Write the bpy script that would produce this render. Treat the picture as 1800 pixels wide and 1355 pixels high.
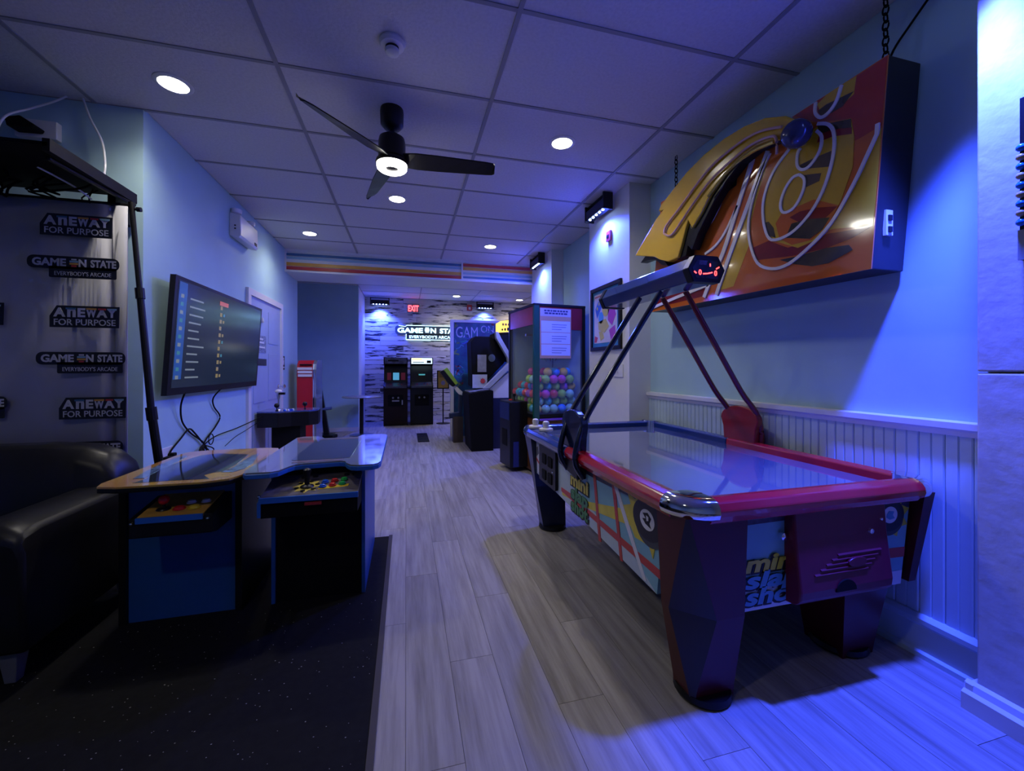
import bpy, bmesh, math, random
from mathutils import Matrix, Vector
random.seed(7)
PI = math.pi
scene = bpy.context.scene
for o in list(bpy.data.objects):
    bpy.data.objects.remove(o, do_unlink=True)
C = scene.collection

# ---------------------------------------------------------------- camera
cam_data = bpy.data.cameras.new('camera')
cam = bpy.data.objects.new('camera', cam_data)
C.objects.link(cam)
cam.location = (0, 0, 1.24)
cam.rotation_euler = (PI / 2, 0, -0.2548)
cam_data.sensor_width = 36
cam_data.lens = 714 * 36 / 1800
cam_data.shift_y = -30.5 / 1800
cam_data.clip_start = 0.02
scene.camera = cam

# ---------------------------------------------------------------- world, exposure
world = bpy.data.worlds.new('world')
scene.world = world
world.use_nodes = True
world.node_tree.nodes['Background'].inputs[0].default_value = (0, 0, 0, 1)
world.node_tree.nodes['Background'].inputs[1].default_value = 0.0
scene.view_settings.view_transform = 'Standard'
scene.view_settings.look = 'None'
scene.view_settings.gamma = 1
scene.view_settings.use_curve_mapping = False
scene.view_settings.exposure = 1.05
DOWN_W = 21.0        # watts of one ceiling downlight
FAN_W = 4.0
BLUE_W = 112.0        # watts of one blue LED wall washer
BLUE = (0.04, 0.075, 1.0)
WHITE = (1.0, 0.93, 0.84)

# ---------------------------------------------------------------- helpers
_mats = {}
def mat(name, col, rough=0.5, metal=0.0, noise=0.0, scale=8.0, bump=0.0, emit=None, power=0.0,
        alpha=1.0, coat=0.0, stretch=(1, 1, 1), col2=None, spec=None, trans=0.0, ior=None):
    """one procedural material: a base colour broken up by noise, optional relief and glow"""
    if name in _mats:
        return _mats[name]
    m = bpy.data.materials.new(name)
    m.use_nodes = True
    nt = m.node_tree
    b = nt.nodes['Principled BSDF']
    b.inputs['Base Color'].default_value = (*col, 1)
    b.inputs['Roughness'].default_value = rough
    b.inputs['Metallic'].default_value = metal
    b.inputs['Alpha'].default_value = alpha
    if spec is not None:
        b.inputs['Specular IOR Level'].default_value = spec
    if coat:
        b.inputs['Coat Weight'].default_value = coat
        b.inputs['Coat Roughness'].default_value = 0.04
    if trans:
        b.inputs['Transmission Weight'].default_value = trans
    if ior:
        b.inputs['IOR'].default_value = ior
    if emit:
        b.inputs['Emission Color'].default_value = (*emit, 1)
        b.inputs['Emission Strength'].default_value = power
    tc = nt.nodes.new('ShaderNodeTexCoord')
    mp = nt.nodes.new('ShaderNodeMapping')
    mp.inputs['Scale'].default_value = stretch
    n = nt.nodes.new('ShaderNodeTexNoise')
    n.inputs['Scale'].default_value = scale
    n.inputs['Detail'].default_value = 5
    nt.links.new(tc.outputs['Object'], mp.inputs[0])
    nt.links.new(mp.outputs[0], n.inputs['Vector'])
    if noise or col2:
        mx = nt.nodes.new('ShaderNodeMix')
        mx.data_type = 'RGBA'
        c2 = col2 if col2 else tuple(min(1, max(0, c * (1 - noise))) for c in col)
        mx.inputs[6].default_value = (*col, 1)
        mx.inputs[7].default_value = (*c2, 1)
        rp = nt.nodes.new('ShaderNodeValToRGB')
        rp.color_ramp.elements[0].position = 0.35
        rp.color_ramp.elements[1].position = 0.68
        nt.links.new(n.outputs[0], rp.inputs[0])
        nt.links.new(rp.outputs[0], mx.inputs[0])
        nt.links.new(mx.outputs[2], b.inputs['Base Color'])
    if bump:
        bp = nt.nodes.new('ShaderNodeBump')
        bp.inputs['Strength'].default_value = bump
        bp.inputs['Distance'].default_value = 0.004
        nt.links.new(n.outputs[0], bp.inputs['Height'])
        nt.links.new(bp.outputs[0], b.inputs['Normal'])
    _mats[name] = m
    return m

class G:
    """collects faces; one G becomes one mesh object"""
    def __init__(s):
        s.v = []; s.f = []
    def add(s, v, f):
        k = len(s.v)
        s.v += [tuple(p) for p in v]
        s.f += [tuple(i + k for i in q) for q in f]
        return s
    def box(s, x0, x1, y0, y1, z0, z1):
        v = [(x, y, z) for z in (z0, z1) for x, y in ((x0, y0), (x1, y0), (x1, y1), (x0, y1))]
        return s.add(v, [(3, 2, 1, 0), (4, 5, 6, 7), (0, 1, 5, 4), (1, 2, 6, 5), (2, 3, 7, 6), (3, 0, 4, 7)])
    def prism(s, poly, axis, a, b):
        area = sum(p[0] * q[1] - q[0] * p[1] for p, q in zip(poly, poly[1:] + poly[:1]))
        if area < 0:
            poly = poly[::-1]
        if axis == 'x':
            t = lambda p, h: (h, p[0], p[1])
        elif axis == 'y':
            t = lambda p, h: (p[0], h, p[1])
        else:
            t = lambda p, h: (p[0], p[1], h)
        n = len(poly)
        v = [t(p, a) for p in poly] + [t(p, b) for p in poly]
        f = [tuple(range(n))[::-1], tuple(range(n, 2 * n))]
        f += [(i, (i + 1) % n, n + (i + 1) % n, n + i) for i in range(n)]
        flip = (axis == 'y') != (b < a)
        if flip:
            f = [q[::-1] for q in f]
        return s.add(v, f)
    def loft(s, rings, cap=True):
        n = len(rings[0])
        v = [p for r in rings for p in r]
        f = []
        for k in range(len(rings) - 1):
            for i in range(n):
                f.append((k * n + i, k * n + (i + 1) % n, (k + 1) * n + (i + 1) % n, (k + 1) * n + i))
        if cap:
            f.append(tuple(range(n))[::-1])
            f.append(tuple(range((len(rings) - 1) * n, len(rings) * n)))
        return s.add(v, f)
    def tube(s, pts, r, n=8, closed=False):
        pts = [Vector(p) for p in pts]
        rings = []
        up = Vector((0, 0, 1))
        for i, p in enumerate(pts):
            a = pts[i - 1] if i else p
            b = pts[i + 1] if i < len(pts) - 1 else p
            d = (b - a).normalized()
            u = d.cross(up)
            if u.length < 0.05:
                u = d.cross(Vector((0.3, 1, 0)))
            u.normalize()
            w = u.cross(d).normalized()
            rr = r[i] if isinstance(r, (list, tuple)) else r
            rings.append([tuple(p + (u * math.cos(t) + w * math.sin(t)) * rr) for t in [2 * PI * k / n for k in range(n)]])
        return s.loft(rings)
    def lathe(s, prof, c, n=24, axis='z', ring=False):
        rings = []
        for r, h in prof:
            ring_ = []
            for k in range(n):
                t = 2 * PI * k / n
                a, b = max(r, 1e-4) * math.cos(t), max(r, 1e-4) * math.sin(t)
                if axis == 'z':
                    ring_.append((c[0] + a, c[1] + b, c[2] + h))
                elif axis == 'y':
                    ring_.append((c[0] + a, c[1] + h, c[2] + b))
                else:
                    ring_.append((c[0] + h, c[1] + a, c[2] + b))
            rings.append(ring_)
        if ring:
            return s.loft(rings + [rings[0]], cap=False)
        return s.loft(rings)
    def ball(s, c, r, n=16, sq=(1, 1, 1)):
        prof = [(r * math.sin(PI * k / (n // 2)), -r * math.cos(PI * k / (n // 2))) for k in range(n // 2 + 1)]
        g = G().lathe(prof, (0, 0, 0), n)
        return s.add([(c[0] + x * sq[0], c[1] + y * sq[1], c[2] + z * sq[2]) for x, y, z in g.v], g.f)
    def ribbon(s, pts, w, axis, a, b):
        """a flat stroke of width w along 2-D points, given thickness from a to b"""
        L = []; R = []
        for i, p in enumerate(pts):
            q0 = pts[max(i - 1, 0)]; q1 = pts[min(i + 1, len(pts) - 1)]
            dx, dy = q1[0] - q0[0], q1[1] - q0[1]
            l = math.hypot(dx, dy) or 1
            nx, ny = -dy / l * w / 2, dx / l * w / 2
            L.append((p[0] + nx, p[1] + ny)); R.append((p[0] - nx, p[1] - ny))
        for i in range(len(pts) - 1):
            s.prism([L[i], L[i + 1], R[i + 1], R[i]], axis, a, b)
        return s
    def mesh(s, name):
        me = bpy.data.meshes.new(name)
        me.from_pydata(s.v, [], s.f)
        bm = bmesh.new(); bm.from_mesh(me)
        bmesh.ops.recalc_face_normals(bm, faces=bm.faces[:])
        bm.to_mesh(me); bm.free()
        me.update()
        return me

def smooth(pts, k=4):
    """Catmull-Rom through the points"""
    P = [Vector(p) for p in pts]
    out = []
    for i in range(len(P) - 1):
        p0, p1, p2, p3 = P[max(i - 1, 0)], P[i], P[i + 1], P[min(i + 2, len(P) - 1)]
        for j in range(k):
            t = j / k
            out.append(0.5 * ((2 * p1) + (p2 - p0) * t + (2 * p0 - 5 * p1 + 4 * p2 - p3) * t * t + (3 * p1 - p0 - 3 * p2 + p3) * t ** 3))
    out.append(P[-1])
    return [tuple(p) for p in out]

def ellipse(cx, cy, rx, ry, n=28):
    return [(cx + rx * math.cos(2 * PI * k / n), cy + ry * math.sin(2 * PI * k / n)) for k in range(n)]

def rrect(x0, x1, y0, y1, r, n=4):
    pts = []
    for cx, cy, a in ((x1 - r, y1 - r, 0), (x0 + r, y1 - r, PI / 2), (x0 + r, y0 + r, PI), (x1 - r, y0 + r, 1.5 * PI)):
        pts += [(cx + r * math.cos(a + PI / 2 * k / n), cy + r * math.sin(a + PI / 2 * k / n)) for k in range(n + 1)]
    return pts

def finish(o, m, bevel=0, shade=False):
    if m:
        o.data.materials.append(m)
    if bevel:
        md = o.modifiers.new('bevel', 'BEVEL')
        md.width = bevel; md.segments = 2; md.limit_method = 'ANGLE'; md.angle_limit = 0.6
        md.harden_normals = False
    if shade:
        for p in o.data.polygons:
            p.use_smooth = True
        if hasattr(o.data, 'set_sharp_from_angle'):
            o.data.set_sharp_from_angle(angle=0.7)

_local = set()
def part(name, g, m, parent, bevel=0, shade=False, label=None):
    """a mesh under a thing; unless the thing is built in its own coordinates, g is in room coordinates"""
    o = bpy.data.objects.new(name, g if isinstance(g, bpy.types.Mesh) else g.mesh(name))
    C.objects.link(o)
    o.parent = parent
    if parent.type == 'EMPTY' and parent.name not in _local:
        o.location = -Vector(parent.location)
    finish(o, m, bevel, shade)
    if label:
        o['label'] = label
    return o

def tag(o, label, cat, group=None):
    o['label'] = label; o['category'] = cat
    if group:
        o['group'] = group
    return o

def thing(name, label, cat, loc=(0, 0, 0), rotz=0, group=None, local=False):
    o = bpy.data.objects.new(name, None)
    o.empty_display_size = 0.1
    C.objects.link(o)
    o.location = loc; o.rotation_euler = (0, 0, rotz)
    if local:
        _local.add(o.name)
    return tag(o, label, cat, group)

def single(name, g, m, label, cat, group=None, bevel=0, shade=False):
    o = bpy.data.objects.new(name, g.mesh(name))
    C.objects.link(o)
    finish(o, m, bevel, shade)
    return tag(o, label, cat, group)

def struct(name, g, m, bevel=0, label=None):
    o = bpy.data.objects.new(name, g.mesh(name))
    C.objects.link(o)
    finish(o, m, bevel)
    o['kind'] = 'structure'
    if label:
        o['label'] = label
    return o

def copy_tree(o, parent=None):
    c = o.copy(); C.objects.link(c); c.parent = parent
    for ch in list(o.children):
        copy_tree(ch, c)
    return c

def lettering(name, s, size, m, parent, org, right, up, offset=0.0, depth=0.001, align='CENTER', width=None, shear=0.0, height=None):
    """real letters laid on a surface: org is the baseline anchor, right/up span the surface"""
    cu = bpy.data.curves.new(name, 'FONT')
    cu.body = s; cu.size = size; cu.offset = offset; cu.extrude = depth; cu.align_x = align; cu.shear = shear
    cu.resolution_u = 3
    t = bpy.data.objects.new(name + '_t', cu)
    C.objects.link(t)
    dg = bpy.context.evaluated_depsgraph_get()
    me = bpy.data.meshes.new_from_object(t.evaluated_get(dg))
    bpy.data.objects.remove(t, do_unlink=True)
    xs = [v.co.x for v in me.vertices]; ys = [v.co.y for v in me.vertices]
    k = width / (max(xs) - min(xs)) if width else 1
    ky = height / (max(ys) - min(ys)) if height else 1
    R = Vector(right).normalized(); U = Vector(up).normalized(); N = R.cross(U)
    for v in me.vertices:
        p = v.co
        v.co = Vector(org) + R * (p.x * k) + U * (p.y * ky) + N * p.z
    me.name = name
    return part(name, me, m, parent)

def light(name, kind, loc, energy, color, parent=None, target=None, size=0.1, angle=None, blend=0.5, size_y=None):
    l = bpy.data.lights.new(name, kind)
    l.energy = energy; l.color = color
    if kind == 'AREA':
        l.size = size
        if size_y:
            l.shape = 'RECTANGLE'; l.size_y = size_y
    else:
        l.shadow_soft_size = size
    if kind == 'SPOT':
        l.spot_size = angle; l.spot_blend = blend
    o = bpy.data.objects.new(name, l)
    C.objects.link(o)
    o.location = loc
    if target is not None:
        o.rotation_euler = (Vector(target) - Vector(loc)).to_track_quat('-Z', 'Y').to_euler()
    if parent:
        o.parent = parent
        if parent.name not in _local:
            o.location = Vector(loc) - Vector(parent.location)
    return o
SIGN_YELLOW_RING = [(1.565, 2.435), (1.408, 2.383), (1.393, 2.291), (1.4, 2.156), (1.453, 2.021), (1.549, 1.88), (1.667, 1.864), (1.811, 1.945), (1.883, 2.065), (1.89, 2.206), (1.824, 2.337), (1.724, 2.409)]
SIGN_YELLOW_CORNER = [(1.279, 2.271), (1.317, 1.861), (1.481, 1.902), (1.52, 1.905), (1.444, 2.008), (1.366, 2.14)]
SIGN_YELLOW_BAND = [(1.837, 2.434), (1.918, 2.241), (1.961, 2.115), (1.975, 1.977), (2.098, 1.749), (2.244, 1.744), (2.115, 1.993), (1.975, 2.264), (1.89, 2.438)]
SIGN_YELLOW_TOP = [(1.449, 2.577), (1.384, 2.56), (1.395, 2.485), (1.444, 2.47), (1.5, 2.466), (1.549, 2.496), (1.565, 2.546), (1.52, 2.566)]
SIGN_BLACK_TOP = [(1.52, 2.517), (1.395, 2.499), (1.444, 2.46), (1.5, 2.461), (1.549, 2.481), (1.56, 2.512)]
SIGN_DARK_A = [(1.565, 2.44), (1.407, 2.38), (1.405, 2.339), (1.491, 2.378), (1.549, 2.387)]
SIGN_RED_A = [(1.554, 2.39), (1.491, 2.379), (1.403, 2.339), (1.403, 2.309), (1.491, 2.345), (1.565, 2.355)]
SIGN_DARK_B = [(1.655, 2.289), (1.591, 2.288), (1.495, 2.28), (1.502, 2.207), (1.591, 2.242), (1.644, 2.257)]
SIGN_DARK_C = [(1.633, 2.227), (1.544, 2.196), (1.554, 2.161), (1.622, 2.16)]
SIGN_ORANGE_DISC = [(1.798, 2.035), (1.761, 2.077), (1.678, 2.079), (1.58, 2.081), (1.462, 2.006), (1.5, 1.943), (1.591, 1.883), (1.701, 1.89), (1.773, 1.944)]
SIGN_RED_SMEAR = [(1.713, 2.038), (1.655, 2.049), (1.56, 2.033), (1.467, 2.003), (1.52, 1.969), (1.644, 1.983)]
SIGN_BLACK_SMEAR = [(1.701, 2.002), (1.612, 1.994), (1.502, 1.963), (1.539, 1.917), (1.601, 1.891), (1.736, 1.938)]
SIGN_DARK_D = [(1.883, 2.065), (1.843, 2.062), (1.811, 2.017), (1.798, 1.958), (1.85, 1.985)]
SIGN_RED_LOW = [(1.953, 1.946), (1.843, 1.955), (1.724, 1.881), (1.51, 1.888), (1.325, 1.859), (1.4, 1.834), (1.52, 1.822), (1.701, 1.831), (1.918, 1.866)]
SIGN_BLACK_LOW = [(1.773, 1.829), (1.667, 1.822), (1.52, 1.822), (1.417, 1.807), (1.4, 1.779), (1.51, 1.746), (1.591, 1.751), (1.689, 1.786)]
SIGN_DARK_E = [(2.289, 2.367), (2.066, 2.426), (2.074, 2.367), (2.182, 2.349), (2.253, 2.312)]
SIGN_RED_TOP = [(1.689, 2.566), (1.57, 2.564), (1.383, 2.559), (1.257, 2.561), (1.278, 2.279), (1.391, 2.271), (1.403, 2.379), (1.565, 2.455)]
SIGN_RED_CORNER = [(2.958, 1.733), (2.916, 1.851), (2.308, 1.817), (2.366, 1.732)]
LINE_OUTER = [(1.275, 2.294), (1.329, 2.193), (1.396, 2.071), (1.496, 1.931), (1.608, 1.847), (1.72, 1.793), (1.819, 1.792), (1.913, 1.847), (1.966, 1.974), (1.979, 2.097), (1.948, 2.229), (1.885, 2.365), (1.832, 2.442)]
LINE_RING = [(1.561, 2.447), (1.506, 2.411), (1.48, 2.348), (1.487, 2.236), (1.535, 2.102), (1.608, 2.01), (1.708, 1.951), (1.819, 1.952), (1.865, 2.035), (1.878, 2.155), (1.852, 2.258), (1.793, 2.344), (1.708, 2.405)]
LINE_HOOK = [(1.566, 2.415), (1.54, 2.371), (1.55, 2.307), (1.597, 2.26), (1.64, 2.257), (1.668, 2.295), (1.665, 2.356), (1.649, 2.374)]
LINE_LOOP = [(1.655, 2.239), (1.629, 2.204), (1.637, 2.145), (1.685, 2.081), (1.744, 2.076), (1.766, 2.123), (1.744, 2.19), (1.697, 2.239), (1.655, 2.239)]
LINE_TOP = [(1.445, 2.566), (1.468, 2.503), (1.506, 2.469), (1.545, 2.468), (1.572, 2.509), (1.57, 2.558)]
LINE_STRAIGHT_A = [(1.948, 2.466), (2.061, 2.225), (2.176, 1.984), (2.302, 1.802), (2.35, 1.722)]
LINE_STRAIGHT_B = [(1.845, 2.46), (1.956, 2.256), (2.126, 1.945), (2.238, 1.716)]
LINE_ARC = [(2.151, 2.387), (2.211, 2.295), (2.283, 2.216), (2.35, 2.191)]
LINE_ARC_LOW = [(2.061, 2.237), (2.159, 2.108), (2.247, 2.043), (2.34, 2.016)]
LINE_STRIPE = [(2.956, 1.736), (2.616, 1.774), (2.302, 1.802)]
ARM = [(3.081, 2.196), (2.975, 2.268), (2.78, 2.399), (2.69, 2.437), (2.748, 2.448), (2.715, 2.485), (2.582, 2.537), (2.427, 2.598), (2.25, 2.635), (2.077, 2.646), (1.924, 2.633), (1.789, 2.599), (1.667, 2.537), (1.601, 2.477), (1.601, 2.426), (1.656, 2.406), (1.751, 2.457), (1.854, 2.479), (1.968, 2.468), (2.077, 2.423), (2.196, 2.348), (2.278, 2.262), (2.336, 2.215), (2.366, 2.191), (2.406, 2.26), (2.427, 2.218), (2.481, 2.093), (2.514, 2.03), (2.629, 2.03), (2.728, 2.07), (2.806, 2.114)]
ARM_UNDER = [(1.673, 2.418), (1.769, 2.454), (1.874, 2.469), (1.974, 2.45), (2.082, 2.391), (2.183, 2.306), (2.255, 2.229), (2.331, 2.147), (2.391, 2.054), (2.432, 2.094), (2.453, 2.029), (2.551, 2.026), (2.529, 2.093), (2.453, 2.229), (2.432, 2.271), (2.391, 2.201), (2.302, 2.273), (2.219, 2.36), (2.099, 2.436), (1.989, 2.481), (1.874, 2.492), (1.769, 2.47)]
ARM_HOOK = [(3.021, 2.122), (2.947, 2.161), (2.809, 2.128), (2.706, 2.066), (2.657, 2.008), (2.731, 2.034), (2.809, 2.093), (2.919, 2.118)]
TUBE_A = [(1.671, 2.48), (1.781, 2.525), (1.889, 2.544), (2.023, 2.539), (2.173, 2.514), (2.322, 2.451), (2.489, 2.365), (2.628, 2.297), (2.653, 2.245)]
TUBE_B = [(1.7, 2.356), (1.704, 2.437), (1.743, 2.469), (1.861, 2.489), (2.007, 2.471), (2.173, 2.431), (2.322, 2.356), (2.446, 2.278), (2.534, 2.222), (2.592, 2.211), (2.653, 2.245)]
SIDE_DARK = [(2.154, 0.677), (1.946, 0.726), (1.366, 0.717), (1.367, 0.664), (1.408, 0.669), (1.567, 0.668), (1.698, 0.665), (1.933, 0.655), (2.154, 0.655)]
SIDE_RED_A = [(1.994, 0.714), (1.965, 0.721), (1.894, 0.351), (1.921, 0.348)]
SIDE_RED_B = [(1.792, 0.722), (1.76, 0.722), (1.68, 0.349), (1.703, 0.346)]
SIDE_RED_DIAG = [(2.445, 0.476), (2.3, 0.48), (2.266, 0.461), (2.038, 0.466), (1.339, 0.443), (1.335, 0.408), (2.038, 0.436), (2.445, 0.451)]
SIDE_YELLOW = [(2.435, 0.452), (2.283, 0.466), (2.139, 0.491), (2.038, 0.511), (1.603, 0.611), (1.55, 0.552), (1.698, 0.526), (2.025, 0.475), (2.426, 0.431)]
SIDE_STAR = [(1.639, 0.682), (1.576, 0.67), (1.529, 0.708), (1.512, 0.685), (1.461, 0.686), (1.419, 0.717), (1.403, 0.668), (1.376, 0.656), (1.36, 0.551), (1.38, 0.547), (1.423, 0.544), (1.444, 0.469), (1.472, 0.51), (1.576, 0.504), (1.621, 0.549), (1.698, 0.604), (1.612, 0.637)]
SIDE_WHITE = [(1.787, 0.713), (1.744, 0.706), (1.621, 0.539), (1.488, 0.357), (1.512, 0.351), (1.658, 0.535)]
TOP_A = [(-1.269, 2.149), (-1.296, 2.346), (-1.345, 2.634), (-1.263, 2.837), (-1.121, 2.85), (-0.929, 2.925), (-0.805, 2.95), (-0.777, 2.631), (-0.762, 2.318), (-0.775, 2.21), (-0.87, 2.155), (-1.109, 2.151)]
A_GLASS = [(-1.187, 2.191), (-1.014, 2.194), (-0.886, 2.185), (-0.944, 2.269), (-0.919, 2.317), (-0.886, 2.327), (-0.882, 2.491), (-0.912, 2.745), (-1.1, 2.822), (-1.174, 2.786), (-1.196, 2.665), (-1.214, 2.534), (-1.232, 2.437), (-1.172, 2.259)]
A_BLUE_R = [(-0.888, 2.309), (-0.868, 2.402), (-0.877, 2.582), (-0.881, 2.71), (-0.859, 2.759), (-0.806, 2.494), (-0.803, 2.365), (-0.833, 2.295)]
A_BLUE_L = [(-1.232, 2.275), (-1.258, 2.424), (-1.272, 2.549), (-1.281, 2.712), (-1.266, 2.81), (-1.236, 2.776), (-1.215, 2.6), (-1.203, 2.41), (-1.186, 2.271)]
TOP_B = [(-0.734, 2.182), (-0.682, 2.161), (-0.622, 2.168), (-0.593, 2.193), (-0.584, 2.24), (-0.575, 2.309), (-0.447, 2.331), (-0.317, 2.357), (-0.292, 2.32), (-0.277, 2.268), (-0.257, 2.235), (-0.169, 2.24), (-0.135, 2.289), (-0.129, 2.37), (-0.167, 3.224), (-0.315, 3.243), (-0.327, 3.079), (-0.594, 3.097), (-0.757, 3.123), (-0.756, 2.994), (-0.759, 2.822), (-0.758, 2.6), (-0.749, 2.372)]
B_SCREEN = [(-0.613, 2.292), (-0.58, 2.329), (-0.452, 2.353), (-0.297, 2.363), (-0.289, 2.514), (-0.316, 3.03), (-0.585, 3.049), (-0.664, 2.814), (-0.7, 2.669), (-0.708, 2.6)]
# ---------------------------------------------------------------- materials
def tinted(name, col, var, rough, stretch, scale, bump=0.2, dark=None, thresh=None):
    """wood-like boards: grain along one axis, a tint of its own for every board"""
    m = bpy.data.materials.new(name); m.use_nodes = True
    nt = m.node_tree; b = nt.nodes['Principled BSDF']
    b.inputs['Roughness'].default_value = rough
    tc = nt.nodes.new('ShaderNodeTexCoord'); oi = nt.nodes.new('ShaderNodeObjectInfo')
    ad = nt.nodes.new('ShaderNodeVectorMath'); ad.operation = 'MULTIPLY_ADD'
    sc = nt.nodes.new('ShaderNodeVectorMath'); sc.operation = 'SCALE'
    cmb = nt.nodes.new('ShaderNodeCombineXYZ')
    for i in range(3):
        nt.links.new(oi.outputs['Random'], cmb.inputs[i])
    sc.inputs['Scale'].default_value = 37.0
    nt.links.new(cmb.outputs[0], sc.inputs[0])
    ad.inputs[1].default_value = stretch
    nt.links.new(tc.outputs['Object'], ad.inputs[0]); nt.links.new(sc.outputs[0], ad.inputs[2])
    n = nt.nodes.new('ShaderNodeTexNoise'); n.inputs['Scale'].default_value = scale
    n.inputs['Detail'].default_value = 7; n.inputs['Roughness'].default_value = 0.62
    nt.links.new(ad.outputs[0], n.inputs['Vector'])
    rp = nt.nodes.new('ShaderNodeValToRGB')
    e = rp.color_ramp.elements
    e[0].color = (*(dark or tuple(c * 0.45 for c in col)), 1); e[1].color = (*col, 1)
    e[0].position, e[1].position = thresh or (0.3, 0.6)
    nt.links.new(n.outputs[0], rp.inputs[0])
    hs = nt.nodes.new('ShaderNodeHueSaturation')
    mr = nt.nodes.new('ShaderNodeMapRange')
    mr.inputs[3].default_value = 1 - var; mr.inputs[4].default_value = 1 + var
    nt.links.new(oi.outputs['Random'], mr.inputs[0]); nt.links.new(mr.outputs[0], hs.inputs['Value'])
    nt.links.new(rp.outputs[0], hs.inputs['Color']); nt.links.new(hs.outputs[0], b.inputs['Base Color'])
    bp = nt.nodes.new('ShaderNodeBump'); bp.inputs['Strength'].default_value = bump; bp.inputs['Distance'].default_value = 0.003
    nt.links.new(n.outputs[0], bp.inputs['Height']); nt.links.new(bp.outputs[0], b.inputs['Normal'])
    return m
M_FLOOR = tinted('grey_wood_plank', (0.36, 0.335, 0.315), 0.09, 0.45, (11, 0.7, 1), 2.4, 0.10, (0.19, 0.172, 0.16), (0.30, 0.62))
M_BOARD = tinted('whitewashed_board', (0.72, 0.70, 0.68), 0.16, 0.7, (2.2, 1, 16), 1.0, 0.3, (0.035, 0.035, 0.04), (0.40, 0.47))
M_SUB = mat('subfloor', (0.10, 0.095, 0.09), 0.8, noise=0.2)
M_BLUE = mat('pale_blue_paint', (0.41, 0.61, 0.68), 0.55, noise=0.06, scale=3, bump=0.05)
M_WHITE = mat('white_paint', (0.76, 0.76, 0.74), 0.5, noise=0.05, scale=5, bump=0.15)
M_PLASTER = mat('rough_white_plaster', (0.66, 0.66, 0.68), 0.6, noise=0.12, scale=14, bump=0.6)
M_TRIM = mat('white_trim', (0.70, 0.70, 0.72), 0.35, noise=0.03)
M_TRIMBLUE = mat('blue_painted_trim', (0.46, 0.58, 0.66), 0.4, noise=0.04)
M_TILE = mat('ceiling_tile', (0.66, 0.65, 0.66), 0.85, noise=0.10, scale=60, bump=0.5)
M_GRID = mat('ceiling_grid', (0.30, 0.30, 0.31), 0.5, noise=0.05)
M_MAT = mat('black_rubber', (0.008, 0.008, 0.009), 0.8, spec=0.15, noise=0.3, scale=30, bump=0.3)
M_BLACK = mat('black_plastic', (0.007, 0.007, 0.008), 0.38, noise=0.2, scale=20, spec=0.3)
M_MATTE = mat('matte_black', (0.004, 0.004, 0.005), 0.7, noise=0.2, scale=20, spec=0.15)
M_CHROME = mat('chrome', (0.85, 0.85, 0.87), 0.08, 1.0, noise=0.03)
M_STEEL = mat('brushed_steel', (0.5, 0.5, 0.52), 0.3, 1.0, noise=0.1, stretch=(1, 1, 20))
M_WPLASTIC = mat('white_plastic', (0.72, 0.72, 0.74), 0.35, noise=0.03)
M_LAMP = mat('lit_diffuser', (1, 1, 1), 0.5, emit=(1, 0.95, 0.88), power=14, noise=0.01)
M_LED = mat('lit_blue_led', (0.6, 0.7, 1), 0.4, emit=(0.35, 0.5, 1.0), power=14, noise=0.01)

def box(*a):
    return G().box(*a)

# ---------------------------------------------------------------- floor
floor = struct('floor', box(-3.7, 3.8, -1.7, 9.95, -0.06, -0.0045), M_SUB)
PW, PL = 0.182, 1.22
plank = box(0.0008, PW - 0.0008, 0.0008, PL - 0.0008, -0.005, 0).mesh('plank')
plank.materials.append(M_FLOOR)
x0, k = -1.64, 0
for i in range(29):
    off = ((i * 0.37) % 1.0) * PL
    for j in range(-1, 9):
        x, y = x0 + i * PW, -0.35 + off + j * PL
        if y + PL < 0.15 or y > 9.8 or x > 2.2 and y < 6.0:
            continue
        if x > 2.3 and y < 7:
            continue
        o = bpy.data.objects.new('plank', plank); C.objects.link(o)
        o.location = (x, y, 0); o.parent = floor

# ---------------------------------------------------------------- walls
CEIL, BCEIL = 2.93, 2.87
struct('wall_left', box(-1.80, -1.66, 3.17, 7.05, 0, 2.98), M_BLUE)
struct('wall_alcove', box(-3.6, -1.80, 3.17, 3.30, 0, 2.98), M_BLUE)
struct('wall_far_left', box(-3.72, -3.6, -1.6, 3.30, 0, 2.98), M_BLUE)
struct('wall_rear', box(-3.72, 2.3, -1.72, -1.6, 0, 2.98), M_BLUE)
wr = struct('wall_right', box(2.18, 2.30, 1.0, 3.3, 0, 2.98), M_BLUE)
struct('wall_right_bay', box(2.18, 2.30, 4.13, 5.45, 0, 2.98), M_BLUE)
near = struct('wall_right_near', box(2.03, 2.30, -1.6, 0.985, 0, 2.98), M_PLASTER, label='white plastered near end of the right wall')
part('plaster_course', box(2.0, 2.03, -1.6, 1.0, 0, 1.222), M_PLASTER, near, bevel=0.006)
part('plaster_course', box(2.0, 2.03, -1.6, 1.0, 1.228, 2.93), M_PLASTER, near, bevel=0.006)
struct('wall_right_pier', box(1.96, 2.30, 3.3, 4.13, 0, 2.98), M_WHITE, label='white pier in the right wall below a blue light')
struct('wall_right_far_pier', box(2.0, 2.30, 5.45, 6.40, 0, 2.98), M_WHITE)
struct('wall_recess', box(-2.7, -0.916, 8.55, 8.67, 0, 2.9), M_BLUE)
struct('wall_recess_left', box(-2.7, -2.6, 7.05, 8.55, 0, 2.9), M_BLUE)
struct('wall_recess_front', box(-2.7, -1.80, 6.95, 7.05, 0, 2.9), M_BLUE)
struct('wall_recess_side', box(-1.0, -0.916, 8.67, 9.95, 0, 2.9), M_WHITE)
wb = struct('wall_back', box(-1.0, 3.8, 9.875, 9.97, 0, 2.9), mat('dark_gap', (0.02, 0.02, 0.022), 0.8, noise=0.2))
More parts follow.
